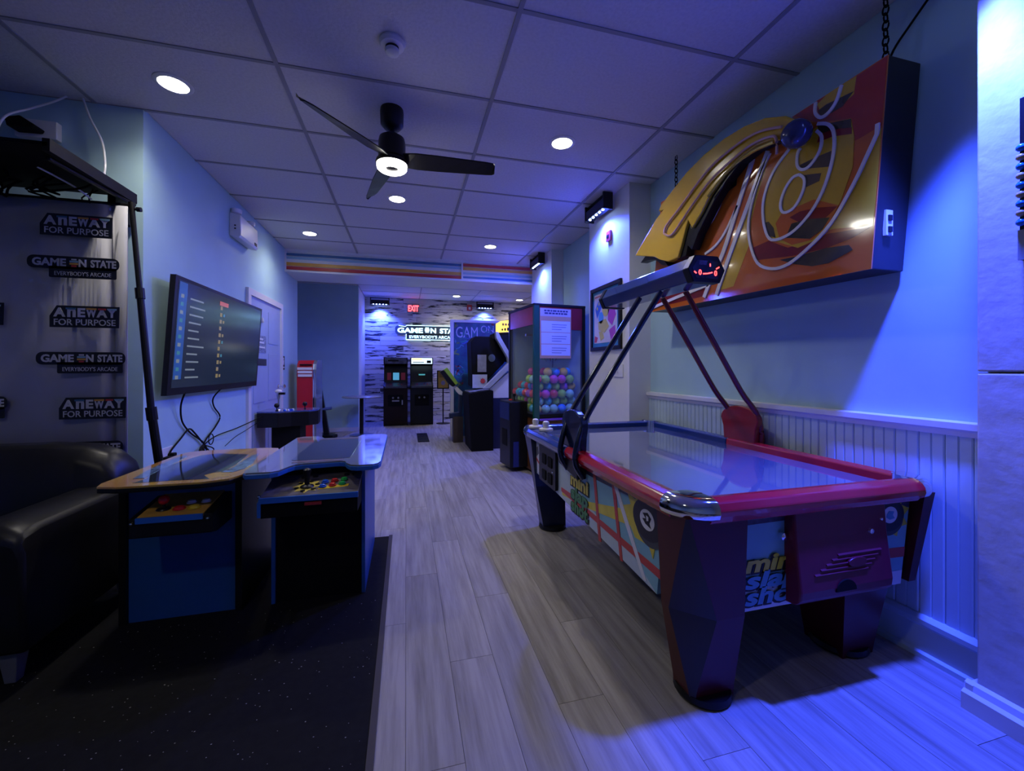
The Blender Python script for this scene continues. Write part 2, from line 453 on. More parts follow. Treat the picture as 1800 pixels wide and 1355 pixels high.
struct('wall_back_right', box(3.7, 3.8, 6.4, 9.95, 0, 2.9), M_WHITE)
struct('wall_back_right_front', box(2.30, 3.8, 6.30, 6.40, 0, 2.9), M_WHITE)
# weathered boards of the back wall
rows, h = 26, 2.87 / 26
bl = {}
for r in range(rows):
    x = -0.915
    first = True
    while x < 3.69:
        L = random.choice((0.55, 0.85, 1.15, 1.5))
        if first:
            L *= random.choice((0.6, 1.0)); first = False
        L = min(L, 3.695 - x)
        if L < 0.05:
            break
        key = round(L, 3)
        if key not in bl:
            me = box(0.0015, L - 0.0015, -0.012, 0.010, 0.0025, h - 0.0025).mesh('board')
            me.materials.append(M_BOARD); bl[key] = me
        o = bpy.data.objects.new('board', bl[key]); C.objects.link(o)
        o.parent = wb; o.location = (x, 9.865 + random.uniform(-0.004, 0.004), r * h)
        x += L

# ---------------------------------------------------------------- ceilings
ceil = struct('ceiling', box(-3.72, 2.30, -1.72, 6.5, 2.945, 3.05), M_GRID)
XL = [-3.60, -1.915, -0.697, 0.520, 1.738, 2.18]
YL = [1.179 + 0.6665 * j for j in range(-4, 8)] + [6.36]
tm = {}
def tile(x0, x1, y0, y1, z, par):
    key = (round(x1 - x0, 3), round(y1 - y0, 3))
    if key not in tm:
        me = box(0.004, x1 - x0 - 0.004, 0.004, y1 - y0 - 0.004, 0, 0.015).mesh('ceiling_tile')
        me.materials.append(M_TILE); tm[key] = me
    o = bpy.data.objects.new('ceiling_tile', tm[key]); C.objects.link(o)
    o.parent = par; o.location = (x0, y0, z)
for a, b in zip(XL, XL[1:]):
    for c, d in zip(YL, YL[1:]):
        if c > 3.1:
            if b < -1.66:
                continue
            tile(max(a, -1.66), b, c, d, CEIL, ceil)
        else:
            tile(a, b, c, d, CEIL, ceil)
for x in XL[1:5]:
    y1 = 3.17 if x < -1.66 else 6.36
    part('grid_bar', box(x - 0.012, x + 0.012, -1.6, y1, CEIL - 0.006, CEIL + 0.012), M_GRID, ceil)
for y in YL[1:-1]:
    part('grid_bar', box(-3.6 if y < 3.2 else -1.66, 2.18, y - 0.011, y + 0.011, CEIL - 0.005, CEIL + 0.012), M_GRID, ceil)
bceil = struct('ceiling_back', box(-2.7, 3.8, 6.9, 9.97, 2.885, 3.0), M_GRID)
bx = [-2.6, -0.916, 0.30, 1.52, 2.74, 3.7]
by = [7.05, 7.72, 8.39, 9.06, 9.86]
for a, b in zip(bx, bx[1:]):
    for c, d in zip(by, by[1:]):
        tile(a, b, c, d, BCEIL, bceil)
for x in bx[1:5]:
    part('grid_bar', box(x - 0.012, x + 0.012, 7.05, 9.86, BCEIL - 0.005, BCEIL + 0.012), M_GRID, bceil)
for y in by[1:4]:
    part('grid_bar', box(-2.6, 3.7, y - 0.011, y + 0.011, BCEIL - 0.005, BCEIL + 0.012), M_GRID, bceil)

# ---------------------------------------------------------------- header beam with retro stripes
beam = struct('trim_1', box(-1.66, 2.30, 6.375, 7.05, 2.61, 2.95), M_WHITE, label='white header beam with retro stripes across the hall')
part('border_rail', box(-1.66, 2.0, 6.350, 6.376, 2.605, 2.632), M_TRIM, beam)
part('border_rail', box(-1.66, 2.0, 6.350, 6.376, 2.895, 2.93), M_TRIM, beam)
part('border_post', box(0.835, 0.862, 6.350, 6.376, 2.632, 2.895), M_TRIM, beam)
part('border_post', box(-1.66, -1.64, 6.350, 6.376, 2.632, 2.895), M_TRIM, beam)
S_BLUE = mat('stripe_blue', (0.06, 0.17, 0.33), 0.4, noise=0.05)
S_SKY = mat('stripe_sky', (0.30, 0.50, 0.62), 0.4, noise=0.05)
S_ORANGE = mat('stripe_orange', (0.75, 0.38, 0.06), 0.4, noise=0.05)
S_RED = mat('stripe_red', (0.55, 0.05, 0.05), 0.4, noise=0.05)
for a, b, z0, z1, m in ((-1.64, 0.835, 2.838, 2.872, S_BLUE), (-1.64, 0.835, 2.79, 2.826, S_SKY), (-1.64, 0.835, 2.695, 2.742, S_ORANGE),
                        (-1.64, 0.835, 2.640, 2.686, S_RED), (0.862, 2.0, 2.838, 2.882, S_RED), (0.862, 2.0, 2.782, 2.826, S_ORANGE),
                        (0.862, 2.0, 2.715, 2.745, S_SKY), (0.862, 2.0, 2.655, 2.685, S_BLUE)):
    part('stripe', box(a, b, 6.364, 6.376, z0, z1), m, beam)

# ---------------------------------------------------------------- wainscot, rails, baseboards
wains = struct('trim_2', box(2.168, 2.181, 1.0, 3.3, 0.16, 0.99), M_BLUE, label='pale blue beadboard wainscot on the right wall')
bw = 0.0885
bm_ = G().prism([(0.001, 0), (bw - 0.001, 0), (bw - 0.001, -0.006), (bw - 0.006, -0.010), (bw * 0.5 + 0.004, -0.010), (bw * 0.5, -0.005), (bw * 0.5 - 0.004, -0.010), (0.006, -0.010), (0.001, -0.006)], 'z', 0, 0.82)
bmesh_board = G().add([(y, x, z) for x, y, z in bm_.v], bm_.f).mesh('bead_board')
bmesh_board.materials.append(M_TRIMBLUE)
for i in range(26):
    o = bpy.data.objects.new('bead_board', bmesh_board); C.objects.link(o)
    o.parent = wains; o.location = (2.169, 1.0 + i * bw, 0.165)
struct('trim_3', G().prism([(2.18, 0.965), (2.155, 0.965), (2.15, 0.985), (2.135, 0.995), (2.135, 1.02), (2.18, 1.025)], 'y', 1.0, 3.3), M_TRIM, label='white chair rail above the beadboard')
struct('baseboard_right', G().prism([(2.18, 0.0), (2.128, 0.0), (2.128, 0.02), (2.142, 0.028), (2.146, 0.13), (2.13, 0.145), (2.13, 0.165), (2.15, 0.178), (2.18, 0.18)], 'y', 1.0, 3.3), M_TRIMBLUE)
struct('baseboard_right_near', G().prism([(2.0, 0), (1.965, 0), (1.965, 0.06), (1.98, 0.07), (1.985, 0.092), (2.0, 0.1)], 'y', -1.6, 1.025).box(1.98, 2.06, 1.0, 1.02, 0, 0.092), M_TRIM)
struct('baseboard_recess', box(-2.6, -0.9, 8.535, 8.551, 0, 0.075), M_TRIM)
struct('baseboard_left', box(-1.66, -1.645, 3.17, 7.05, 0, 0.09), M_TRIM)

# ---------------------------------------------------------------- door in the left wall
M_DOOR = mat('door_paint', (0.34, 0.42, 0.62), 0.4, noise=0.05)
door = struct('door_1', box(-1.662, -1.648, 5.00, 6.10, 0.01, 2.04), M_DOOR, label='blue-grey panelled door beside the television')
part('door_frame', box(-1.66, -1.632, 4.92, 5.0, 0, 2.11).box(-1.66, -1.632, 6.1, 6.18, 0, 2.11).box(-1.66, -1.632, 5.0, 6.1, 2.04, 2.11), M_TRIM, door)
for a, b in ((5.10, 5.49), (5.61, 6.0)):
    for c, d in ((0.15, 0.72), (0.84, 1.42), (1.54, 1.93)):
        part('door_panel', box(-1.650, -1.643, a, b, c, d), M_DOOR, door, bevel=0.004)
kn = part('door_handle', G().lathe([(0.024, 0), (0.024, 0.008), (0.010, 0.012), (0.010, 0.05), (0.028, 0.055), (0.03, 0.075), (0.018, 0.09), (0, 0.092)], (-1.648, 5.99, 1.0), 16, 'x'), M_CHROME, door, shade=True)

# ---------------------------------------------------------------- rubber mat
single('rubber_mat', G().prism([(-3.5, 0.2), (-0.118, 0.2), (-0.10, 3.12), (-1.62, 3.13), (-3.5, 3.13)], 'z', 0.0, 0.005), M_MAT,
       'black rubber mat with pale flecks under the two cocktail cabinets', 'mat')
mt = bpy.data.objects['rubber_mat']
part('edge_strip', box(-0.122, -0.098, 0.2, 3.13, 0.0005, 0.009), mat('mat_edge', (0.03, 0.022, 0.024), 0.6, noise=0.2), mt)
fl = G()
for i in range(520):
    x, y = random.uniform(-2.0, -0.14), random.uniform(0.9, 2.3)
    s_ = random.uniform(0.0012, 0.003)
    a = random.uniform(0, PI)
    fl.prism([(x + s_ * math.cos(a + t), y + s_ * 0.7 * math.sin(a + t)) for t in (0, 1.6, 3.1, 4.7)], 'z', 0.0045, 0.0056)
f_ = part('flecks', fl, mat('pale_fleck', (0.4, 0.4, 0.38), 0.7, noise=0.2), mt)
f_['kind'] = 'stuff'

# ---------------------------------------------------------------- recessed ceiling lights
def downlight(x, y, z, label, watts, col=WHITE, suffix=''):
    t = thing('ceiling_light', label, 'light', (x, y, z), group='recessed ceiling lights')
    part('trim_ring', G().lathe([(0.075, 0.0), (0.098, 0.0), (0.098, -0.004), (0.088, -0.009), (0.075, -0.009)], (x, y, z), 28, ring=True), M_WPLASTIC, t, shade=True)
    part('lens', G().lathe([(0, 0.0), (0.077, 0.0), (0.077, -0.006), (0, -0.006)], (x, y, z), 28), M_LAMP, t)
    light('lamp' + suffix, 'SPOT', (x, y, z - 0.02), watts, col, t, (x, y, 0), 0.07, math.radians(150), 0.9)
for x, y, lb in ((-1.338, 2.842, 'lit round ceiling light above the sofa alcove'), (1.13, 2.85, 'lit round ceiling light above the air hockey table'),
                 (-0.088, 4.207, 'lit round ceiling light just beyond the fan'), (-1.17, 5.56, 'lit round ceiling light beside the panelled door'),
                 (1.13, 5.53, 'lit round ceiling light before the striped beam')):
    downlight(x, y, CEIL, lb, DOWN_W)
downlight(1.10, 9.2, BCEIL, 'lit round ceiling light over the whitewashed board wall', DOWN_W * 0.9)
downlight(2.62, 9.35, BCEIL, 'lit round ceiling light at the far right of the board wall', DOWN_W * 1.3, (1.0, 0.82, 0.5))
downlight(-1.338, 0.13, CEIL, 'lit round ceiling light above the near end of the rubber mat', DOWN_W * 0.8, WHITE, '_offscreen')

# ---------------------------------------------------------------- ceiling fan
fx, fy = -0.09, 2.77
fan = thing('ceiling_fan', 'black three-blade ceiling fan with a lit ring lamp', 'fan', (fx, fy, CEIL))
part('canopy', G().lathe([(0, 0), (0.072, 0), (0.075, -0.02), (0.072, -0.10), (0.05, -0.125), (0.02, -0.13), (0, -0.13)], (fx, fy, CEIL), 28), M_BLACK, fan, shade=True)
part('down_rod', G().lathe([(0.016, -0.12), (0.016, -0.19)], (fx, fy, CEIL), 12), M_BLACK, fan)
part('motor', G().lathe([(0, -0.15), (0.03, -0.155), (0.08, -0.19), (0.086, -0.22), (0.086, -0.32), (0.07, -0.335), (0, -0.335)], (fx, fy, CEIL), 28), M_BLACK, fan, shade=True)
part('lamp_housing', G().lathe([(0, -0.33), (0.098, -0.335), (0.103, -0.35), (0.100, -0.362), (0.0, -0.362)], (fx, fy, CEIL), 32), M_BLACK, fan)
part('lamp_ring', G().lathe([(0.040, -0.360), (0.096, -0.360), (0.094, -0.385), (0.082, -0.396), (0.052, -0.396), (0.040, -0.385)], (fx, fy, CEIL), 32, ring=True), M_LAMP, fan)
part('lamp_cap', G().lathe([(0, -0.36), (0.042, -0.36), (0.038, -0.388), (0, -0.392)], (fx, fy, CEIL), 24), M_BLACK, fan, shade=True)
for ang in (230, 357, 106):
    a = math.radians(ang)
    ca, sa = math.cos(a), math.sin(a)
    prof = [(0.07, 0.045), (0.16, 0.062), (0.30, 0.060), (0.48, 0.050), (0.62, 0.042), (0.665, 0.034), (0.68, 0.016)]
    rings = []
    for r, w in prof:
        ring = []
        for u, dz in ((-w, 0.022), (w, -0.022), (w, -0.030), (-w, 0.014)):
            ring.append((fx + ca * r - sa * u, fy + sa * r + ca * u, CEIL - 0.32 + dz))
        rings.append(ring)
    part('blade', G().loft(rings), M_BLACK, fan, bevel=0.002)
light('lamp', 'SPOT', (fx, fy, CEIL - 0.41), FAN_W, (0.93, 0.96, 1.0), fan, (fx, fy, 0), 0.07, math.radians(165), 0.8)

sd = thing('smoke_detector', 'round white smoke detector on the ceiling tiles', 'smoke detector', (-0.07, 2.19, CEIL))
part('base', G().lathe([(0, 0.001), (0.062, 0.001), (0.066, -0.012), (0.058, -0.028), (0.04, -0.032), (0, -0.032)], (-0.07, 2.19, CEIL), 28), M_WPLASTIC, sd, shade=True)
part('vent_ring', G().lathe([(0.034, -0.03), (0.034, -0.048), (0, -0.048)], (-0.07, 2.19, CEIL), 20), M_BLACK, sd)
part('sensor_cap', G().lathe([(0.036, -0.045), (0.034, -0.062), (0.022, -0.07), (0, -0.072)], (-0.07, 2.19, CEIL), 20), M_WPLASTIC, sd, shade=True)

# ---------------------------------------------------------------- blue LED wall washers
def washer(c, along, face, label, watts, tgt, cone=165, suffix=''):
    """c centre of the bar, along = 'x'|'y' its direction, face = unit vector away from the wall"""
    t = thing('led_wall_washer', label, 'light bar', c, group='blue LED wall washers')
    cx, cy, cz = c
    def bx_(a0, a1, b0, b1, z0, z1):
        if along == 'y':
            return box(cx + min(b0 * face, b1 * face), cx + max(b0 * face, b1 * face), cy + a0, cy + a1, cz + z0, cz + z1)
        return box(cx + a0, cx + a1, cy + min(b0 * face, b1 * face), cy + max(b0 * face, b1 * face), cz + z0, cz + z1)
    part('housing', bx_(-0.19, 0.19, -0.045, 0.045, -0.045, 0.045), M_BLACK, t, bevel=0.004)
    for s in (-1, 1):
        part('bracket', bx_(s * 0.20 - 0.008, s * 0.20 + 0.008, -0.05, 0.05, -0.06, 0.10), M_BLACK, t)
    part('mount_bar', bx_(-0.205, 0.205, -0.02, 0.02, 0.088, 0.10), M_BLACK, t)
    for i in range(5):
        u = (i - 2) * 0.07
        p = (cx + 0.02 * face, cy + u, cz - 0.046) if along == 'y' else (cx + u, cy + 0.02 * face, cz - 0.046)
        part('led_lens', G().lathe([(0, 0.004), (0.013, 0.004), (0.012, -0.006), (0.006, -0.010), (0, -0.010)], p, 12), M_LED, t)
    # one lamp per bar, at its lenses
    light('lamp' + suffix, 'SPOT', (cx, cy, cz - 0.07), watts, BLUE, t, tgt, 0.06, math.radians(cone), 0.6)
    return t
washer((1.86, 3.72, 2.82), 'y', -1, 'blue LED light bar above the framed poster on the pier', BLUE_W, (1.55, 3.72, 1.6))
washer((1.90, 5.80, 2.82), 'y', -1, 'blue LED light bar beside the end of the striped beam', BLUE_W, (1.60, 5.80, 1.6))
washer((-0.58, 9.70, 2.74), 'x', -1, 'blue LED light bar on the board wall left of the exit sign', BLUE_W, (-0.58, 9.78, 1.2), 120)
washer((1.85, 9.70, 2.74), 'x', -1, 'blue LED light bar on the board wall above the graffiti board', BLUE_W, (1.85, 9.78, 1.2), 120)
# the fifth bar of the row hangs on the near plastered wall, above the picture; its beam falls on that wall, the wainscot and the floor
washer((1.86, 0.93, 2.82), 'y', -1, 'blue LED light bar on the near plastered wall', BLUE_W * 4.6, (1.88, 1.12, 0.0), 58, '_offscreen')
# ================================================================ air hockey table
XA, XB, YA, YB, ZT = 0.90, 2.12, 1.16, 3.16, 0.78
YM = 2.17
hockey = thing('air_hockey_table', 'red and blue air hockey table with a scoring arch over it', 'air hockey', (1.51, YM, 0))
H_RED = mat('red_rail', (0.50, 0.008, 0.02), 0.22, noise=0.1, coat=0.6)
H_NAVY = mat('blue_rail', (0.01, 0.035, 0.16), 0.22, noise=0.1, coat=0.6)
H_LEGRED = mat('oxblood_leg', (0.075, 0.005, 0.007), 0.4, noise=0.15, spec=0.35)
H_LEGBLUE = mat('navy_leg', (0.008, 0.016, 0.06), 0.3, noise=0.15, coat=0.2)
H_FACET = mat('charcoal_facet', (0.014, 0.014, 0.018), 0.5, noise=0.15)
H_TEAL = mat('teal_print', (0.22, 0.48, 0.56), 0.4, noise=0.12, scale=5)
H_ICE = mat('ice_print', (0.50, 0.60, 0.66), 0.4, noise=0.10, scale=5)
H_PURPLE = mat('dark_print', (0.06, 0.055, 0.11), 0.45, noise=0.5, scale=40)
H_YEL = mat('yellow_print', (0.75, 0.62, 0.05), 0.4, noise=0.15, scale=20)
H_REDP = mat('red_print', (0.55, 0.05, 0.04), 0.4, noise=0.15, scale=20)
H_GREEN = mat('green_print', (0.05, 0.22, 0.06), 0.4, noise=0.1)
H_WHITE = mat('white_print', (0.75, 0.76, 0.8), 0.4, noise=0.08)
H_ICEB = mat('blue_letter_print', (0.10, 0.32, 0.55), 0.4, noise=0.1)
H_SURF = mat('polished_playfield', (0.13, 0.15, 0.175), 0.06, noise=0.04, scale=30, coat=1.0, spec=0.9)
part('playfield', box(XA + 0.05, XB - 0.05, YA + 0.05, YB - 0.05, 0.70, 0.742), H_SURF, hockey)
part('cabinet', G().loft([[(x, y, z) for x, y in ((1.0 + 0, 1.28), (2.03, 1.28), (2.03, 3.04), (1.0, 3.04))] for z in (0.42, 0.70)]), M_BLACK, hockey)
def rail_prof(s=1):
    return [(0.0, 0.0), (-0.006, 0.022), (0.012, 0.048), (0.045, 0.056), (0.085, 0.048), (0.088, -0.02), (0.02, -0.03)]
def rail(name, m, side, a, b):
    pr = rail_prof()
    if side == 'l':
        g = G().prism([(XA + u, ZT - 0.05 + w) for u, w in pr], 'y', a, b)
    elif side == 'r':
        g = G().prism([(XB - u, ZT - 0.05 + w) for u, w in pr], 'y', a, b)
    elif side == 'n':
        g = G().prism([(YA + u, ZT - 0.05 + w) for u, w in pr], 'x', a, b)
    else:
        g = G().prism([(YB - u, ZT - 0.05 + w) for u, w in pr], 'x', a, b)
    part(name, g, m, hockey, bevel=0.006)
rail('side_rail', H_RED, 'l', YA + 0.11, YM + 0.06)
rail('side_rail', H_NAVY, 'l', YM + 0.06, YB - 0.11)
rail('side_rail', H_RED, 'r', YA + 0.11, YM + 0.06)
rail('side_rail', H_NAVY, 'r', YM + 0.06, YB - 0.11)
rail('end_rail', H_RED, 'n', XA + 0.11, XB - 0.11)
rail('end_rail', H_NAVY, 'f', XA + 0.11, XB - 0.11)
for cx, cy, sx, sy in ((XA, YA, 1, 1), (XB, YA, -1, 1), (XA, YB, 1, -1), (XB, YB, -1, -1)):
    pts = []
    R = 0.125
    for k in range(9):
        a = PI + PI / 2 * k / 8
        pts.append((R + R * math.cos(a), R + R * math.sin(a)))
    pts += [(R, 0.094), (0.112, 0.112), (0.094, R)]
    rings = []
    for dz, o_ in ((-0.060, 0.0), (-0.052, -0.011), (-0.035, -0.016), (-0.015, -0.013), (0.0, -0.003), (0.010, 0.012), (0.013, 0.03)):
        ring = []
        for q, (u, v) in enumerate(pts):
            if q < 9:
                a = PI + PI / 2 * q / 8
                u -= o_ * math.cos(a); v -= o_ * math.sin(a)
            ring.append((cx + sx * u, cy + sy * v, ZT + dz))
        rings.append(ring)
    part('corner_cap', G().loft(rings), M_CHROME, hockey, shade=True, label='chrome corner cap')
# tapering corner legs with a dark diamond facet
def leg(cx, cy, sx, sy, m):
    #            z     inset  size   chamfer
    lv = [(0.0, 0.115, 0.15, 0.012), (0.05, 0.11, 0.155, 0.02), (0.34, 0.055, 0.205, 0.115), (0.728, 0.018, 0.22, 0.008)]
    rings = []
    for z, i, s, c in lv:
        a_, b_ = s + 0.03, s - 0.045
        pts = [(i + a_, i + b_), (i, i + b_), (i, i + min(c, b_ - 0.02)), (i + c, i), (i + a_, i)]
        rings.append([(cx + sx * u, cy + sy * v, z) for u, v in pts])
    l = part('leg', G().loft(rings), m, hockey)
    fac = []
    for z, i, s, c in lv:
        a = Vector((cx + sx * i, cy + sy * (i + min(c, s - 0.065)), z)); b = Vector((cx + sx * (i + c), cy + sy * i, z))
        o_ = Vector((-sx, -sy, 0)).normalized() * 0.0015
        fac.append((a + o_, b + o_))
    v = []
    for a, b in fac:
        v += [tuple(a), tuple(b)]
    part('diamond_facet', G().add(v, [(2 * k, 2 * k + 1, 2 * k + 3, 2 * k + 2) for k in range(3)]), H_FACET, l)
    fx_, fy_ = cx + sx * 0.203, cy + sy * 0.170
    part('foot', G().lathe([(0, 0), (0.098, 0), (0.105, 0.012), (0.10, 0.03), (0, 0.03)], (fx_, fy_, 0), 24), M_BLACK, l, shade=True)
def wall_leg(cy, sy, m):
    # on the wall side the corner is a slim fin and the leg stands further in
    r1 = [[(2.052 + u, cy + sy * (0.02 + v + k), z) for u, v in ((0, 0), (w, 0), (w, 0.20), (0, 0.20))] for z, w, k in ((0.345, 0.040, 0.05), (0.728, 0.058, 0.0))]
    r1 = [[(x - (0.012 if z < 0.5 else 0), y, z) for x, y, z in r] for r in r1]
    r2 = [[(c_ + u * h_, cy + sy * (0.10 + k + v * d_), z) for u, v in ((-1, 0), (1, 0), (1, 1), (-1, 1))] for z, c_, h_, d_, k in ((0.0, 1.885, 0.085, 0.17, 0.06), (0.05, 1.885, 0.09, 0.18, 0.055), (0.42, 1.87, 0.135, 0.26, 0.0))]
    l = part('leg', G().loft(r1).loft(r2), m, hockey)
    part('foot', G().lathe([(0, 0), (0.105, 0), (0.112, 0.012), (0.106, 0.03), (0, 0.03)], (1.885, cy + sy * 0.245, 0), 24), M_BLACK, l, shade=True)
leg(XA, YA, 1, 1, H_LEGRED); leg(XA, YB, 1, -1, H_LEGBLUE); wall_leg(YA, 1, H_LEGRED); wall_leg(YB, -1, H_LEGBLUE)
# printed side panel
PX = 0.966
panel = part('side_panel', G().prism([(1.36, 0.735), (3.05, 0.735), (3.05, 0.44), (2.92, 0.44), (1.42, 0.34)], 'x', PX, PX + 0.05), H_TEAL, hockey)
part('side_panel', G().prism([(1.36, 0.735), (3.05, 0.735), (3.05, 0.44), (2.92, 0.44), (1.42, 0.34)], 'x', 2.02, 2.07), H_TEAL, hockey)
def sp(name, poly, m, k):
    z_ok = [(max(1.30, min(3.04, y)), min(0.733, z)) for y, z in poly]
    part(name, G().prism(z_ok, 'x', PX - 0.0006 * k, PX + 0.001), m, panel)
sp('ice_print', [(3.05, 0.735), (3.05, 0.44), (2.92, 0.44), (2.25, 0.395), (2.25, 0.735)], H_ICE, 1)
sp('ice_print', [(2.25, 0.55), (2.25, 0.395), (1.42, 0.34), (1.60, 0.42), (1.95, 0.47)], H_ICE, 1)
sp('dark_band', SIDE_DARK, H_PURPLE, 2)
sp('dark_band', [(3.04, 0.735), (3.04, 0.69), (2.4, 0.68), (2.25, 0.735)], H_PURPLE, 2)
sp('starburst_print', SIDE_STAR, H_YEL, 4)
sp('yellow_streak', SIDE_YELLOW, H_YEL, 3)
sp('red_line', SIDE_RED_A, H_REDP, 5)
sp('red_line', SIDE_RED_B, H_REDP, 5)
sp('red_line', SIDE_RED_DIAG, H_REDP, 4)
sp('white_streak', SIDE_WHITE, H_WHITE, 6)
pk = ellipse(1.483, 0.612, 0.105, 0.083)
sp('puck_shadow_print', ellipse(1.470, 0.585, 0.100, 0.078), mat('puck_side_print', (0.05, 0.06, 0.065), 0.4, noise=0.2), 6)
sp('puck_print', pk, mat('puck_print', (0.012, 0.012, 0.012), 0.4, noise=0.2), 8)
sp('puck_badge', ellipse(1.480, 0.614, 0.052, 0.042), H_WHITE, 10)
sp('puck_emblem', [(1.51, 0.635), (1.475, 0.645), (1.45, 0.628), (1.462, 0.605), (1.45, 0.588), (1.49, 0.596), (1.512, 0.612), (1.488, 0.618)], M_BLACK, 12)
sp('puck_emblem', [(1.485, 0.632), (1.468, 0.63), (1.468, 0.614), (1.48, 0.61)], H_WHITE, 13)
for s, z, m, w in (('mini', 0.545, H_YEL, 0.24), ('slap', 0.468, H_GREEN, 0.23), ('shot', 0.395, H_GREEN, 0.23)):
    lettering('letter_shadow', s, 0.1, M_BLACK, panel, (PX - 0.0040, 2.163, z - 0.004), (0, -1, 0), (0, 0, 1), 0.009, 0.0008, width=w + 0.02)
    lettering('lettering', s, 0.1, m, panel, (PX - 0.0052, 2.163, z), (0, -1, 0), (0, 0, 1), 0.004, 0.0008, width=w)
sp('player_print', [(3.0, 0.69), (2.93, 0.70), (2.88, 0.62), (2.90, 0.55), (2.86, 0.47), (2.93, 0.45), (2.95, 0.53), (3.0, 0.56)], H_WHITE, 3)
sp('player_print', [(2.97, 0.63), (2.92, 0.65), (2.90, 0.60), (2.95, 0.57)], mat('grey_print', (0.2, 0.2, 0.23), 0.4, noise=0.3), 5)
sp('player_print', [(2.99, 0.57), (2.90, 0.54), (2.89, 0.52), (2.98, 0.55)], H_REDP, 6)
plate = part('service_plate', G().prism(rrect(2.50, 2.84, 0.43, 0.69, 0.02), 'x', PX - 0.022, PX), M_BLACK, panel, bevel=0.003)
for a, b in ((2.72, 0.60), (2.60, 0.60), (2.72, 0.49), (2.60, 0.49)):
    part('socket', G().prism(rrect(a - 0.04, a + 0.04, b - 0.035, b + 0.035, 0.01), 'x', PX - 0.028, PX - 0.021), M_MATTE, plate, bevel=0.003)
part('plate_screw', G().lathe([(0, 0), (0.008, 0), (0.006, -0.006), (0, -0.007)], (PX - 0.022, 2.55, 0.545), 12, 'x'), M_CHROME, plate)
# near end panel
FY = 1.228
fp = part('end_panel', G().prism([(1.09, 0.345), (1.99, 0.345), (2.05, 0.735), (1.09, 0.735)], 'y', FY, FY + 0.06), H_TEAL, hockey)
def ep(name, poly, m, k):
    part(name, G().prism(poly, 'y', FY - 0.0006 * k, FY + 0.001), m, fp)
ep('ice_print', [(1.09, 0.345), (1.99, 0.345), (1.998, 0.40), (1.09, 0.40)], H_WHITE, 1)
ep('ice_print', [(1.09, 0.40), (1.40, 0.40), (1.40, 0.46), (1.09, 0.45)], H_ICE, 1)
ep('dark_band', [(1.09, 0.66), (1.42, 0.665), (1.42, 0.735), (1.09, 0.735)], H_PURPLE, 2)
ep('dark_band', [(1.83, 0.66), (2.037, 0.66), (2.048, 0.735), (1.83, 0.735)], H_PURPLE, 2)
pc_ = (1.925, 0.635)
ep('starburst_print', [(pc_[0] + (0.115 if k % 2 == 0 else 0.078) * math.cos(2 * PI * k / 18 + 0.2), pc_[1] + (0.098 if k % 2 == 0 else 0.072) * math.sin(2 * PI * k / 18 + 0.2)) for k in range(18)], H_YEL, 3)
ep('red_line', [(1.83, 0.46), (2.008, 0.455), (2.014, 0.495), (1.83, 0.50)], H_REDP, 2)
ep('puck_shadow_print', ellipse(pc_[0] - 0.004, pc_[1] - 0.022, 0.080, 0.062), mat('puck_side_print', (0.05, 0.06, 0.065), 0.4), 4)
ep('puck_print', ellipse(pc_[0], pc_[1], 0.080, 0.066), mat('puck_print', (0.012, 0.012, 0.012), 0.4), 6)
ep('puck_badge', ellipse(pc_[0], pc_[1] + 0.002, 0.040, 0.034), H_WHITE, 8)
ep('puck_emblem', [(1.905, 0.640), (1.918, 0.654), (1.945, 0.650), (1.938, 0.636), (1.948, 0.622), (1.92, 0.618), (1.902, 0.628)], H_ICEB, 10)
for s, z, m, w in (('mini', 0.49, H_YEL, 0.26), ('slap', 0.43, H_ICEB, 0.26), ('shot', 0.37, H_ICEB, 0.27)):
    lettering('letter_shadow', s, 0.085, M_BLACK, fp, (1.192, FY - 0.0042, z - 0.003), (1, 0, 0), (0, 0, 1), 0.007, 0.0008, 'LEFT', width=w + 0.012, shear=0.2)
    lettering('lettering', s, 0.085, m, fp, (1.196, FY - 0.0056, z), (1, 0, 0), (0, 0, 1), 0.003, 0.0008, 'LEFT', width=w, shear=0.2)
# coin box on the near end
H_COIN = mat('burgundy_coin_box', (0.13, 0.004, 0.022), 0.38, noise=0.12, scale=30)
coin = part('coin_box', G().prism([(1.235, 0.728), (1.190, 0.722), (1.182, 0.60), (1.160, 0.42), (1.164, 0.385), (1.185, 0.365), (1.235, 0.358)], 'x', 1.385, 1.845), H_COIN, hockey, bevel=0.008)
for i in range(5):
    z = 0.475 + i * 0.015
    yf_ = 1.160 + (z - 0.42) * 0.122
    g = G().prism([(yf_ + 0.001, z - 0.0045), (yf_ - 0.006, z), (yf_ + 0.001, z + 0.0045), (yf_ + 0.02, z)], 'x', 1.455 + 0.030 * i, 1.715 + 0.020 * i)
    part('groove_rib', g, H_COIN, coin)
part('embossed_badge', G().prism(ellipse(1.66, 0.505, 0.045, 0.018, 20), 'y', 1.160, 1.175), H_COIN, coin, bevel=0.002)
part('return_slot', G().prism([(1.60 + 0.05 * math.cos(t), 0.405 + 0.042 * math.sin(t)) for t in [PI * k / 10 for k in range(11)]], 'y', 1.1575, 1.19), M_MATTE, coin)
part('lock', G().lathe([(0, 0), (0.012, 0), (0.010, -0.008), (0, -0.010)], (1.755, 1.184, 0.605), 14, 'y'), M_CHROME, coin)
part('bolt', G().lathe([(0, 0), (0.007, 0), (0.005, -0.006), (0, -0.007)], (1.815, 1.187, 0.645), 12, 'y'), M_CHROME, coin)
part('bolt', G().lathe([(0, 0), (0.016, 0), (0.014, -0.018), (0, -0.022)], (1.368, 1.229, 0.61), 16, 'y'), M_CHROME, hockey)
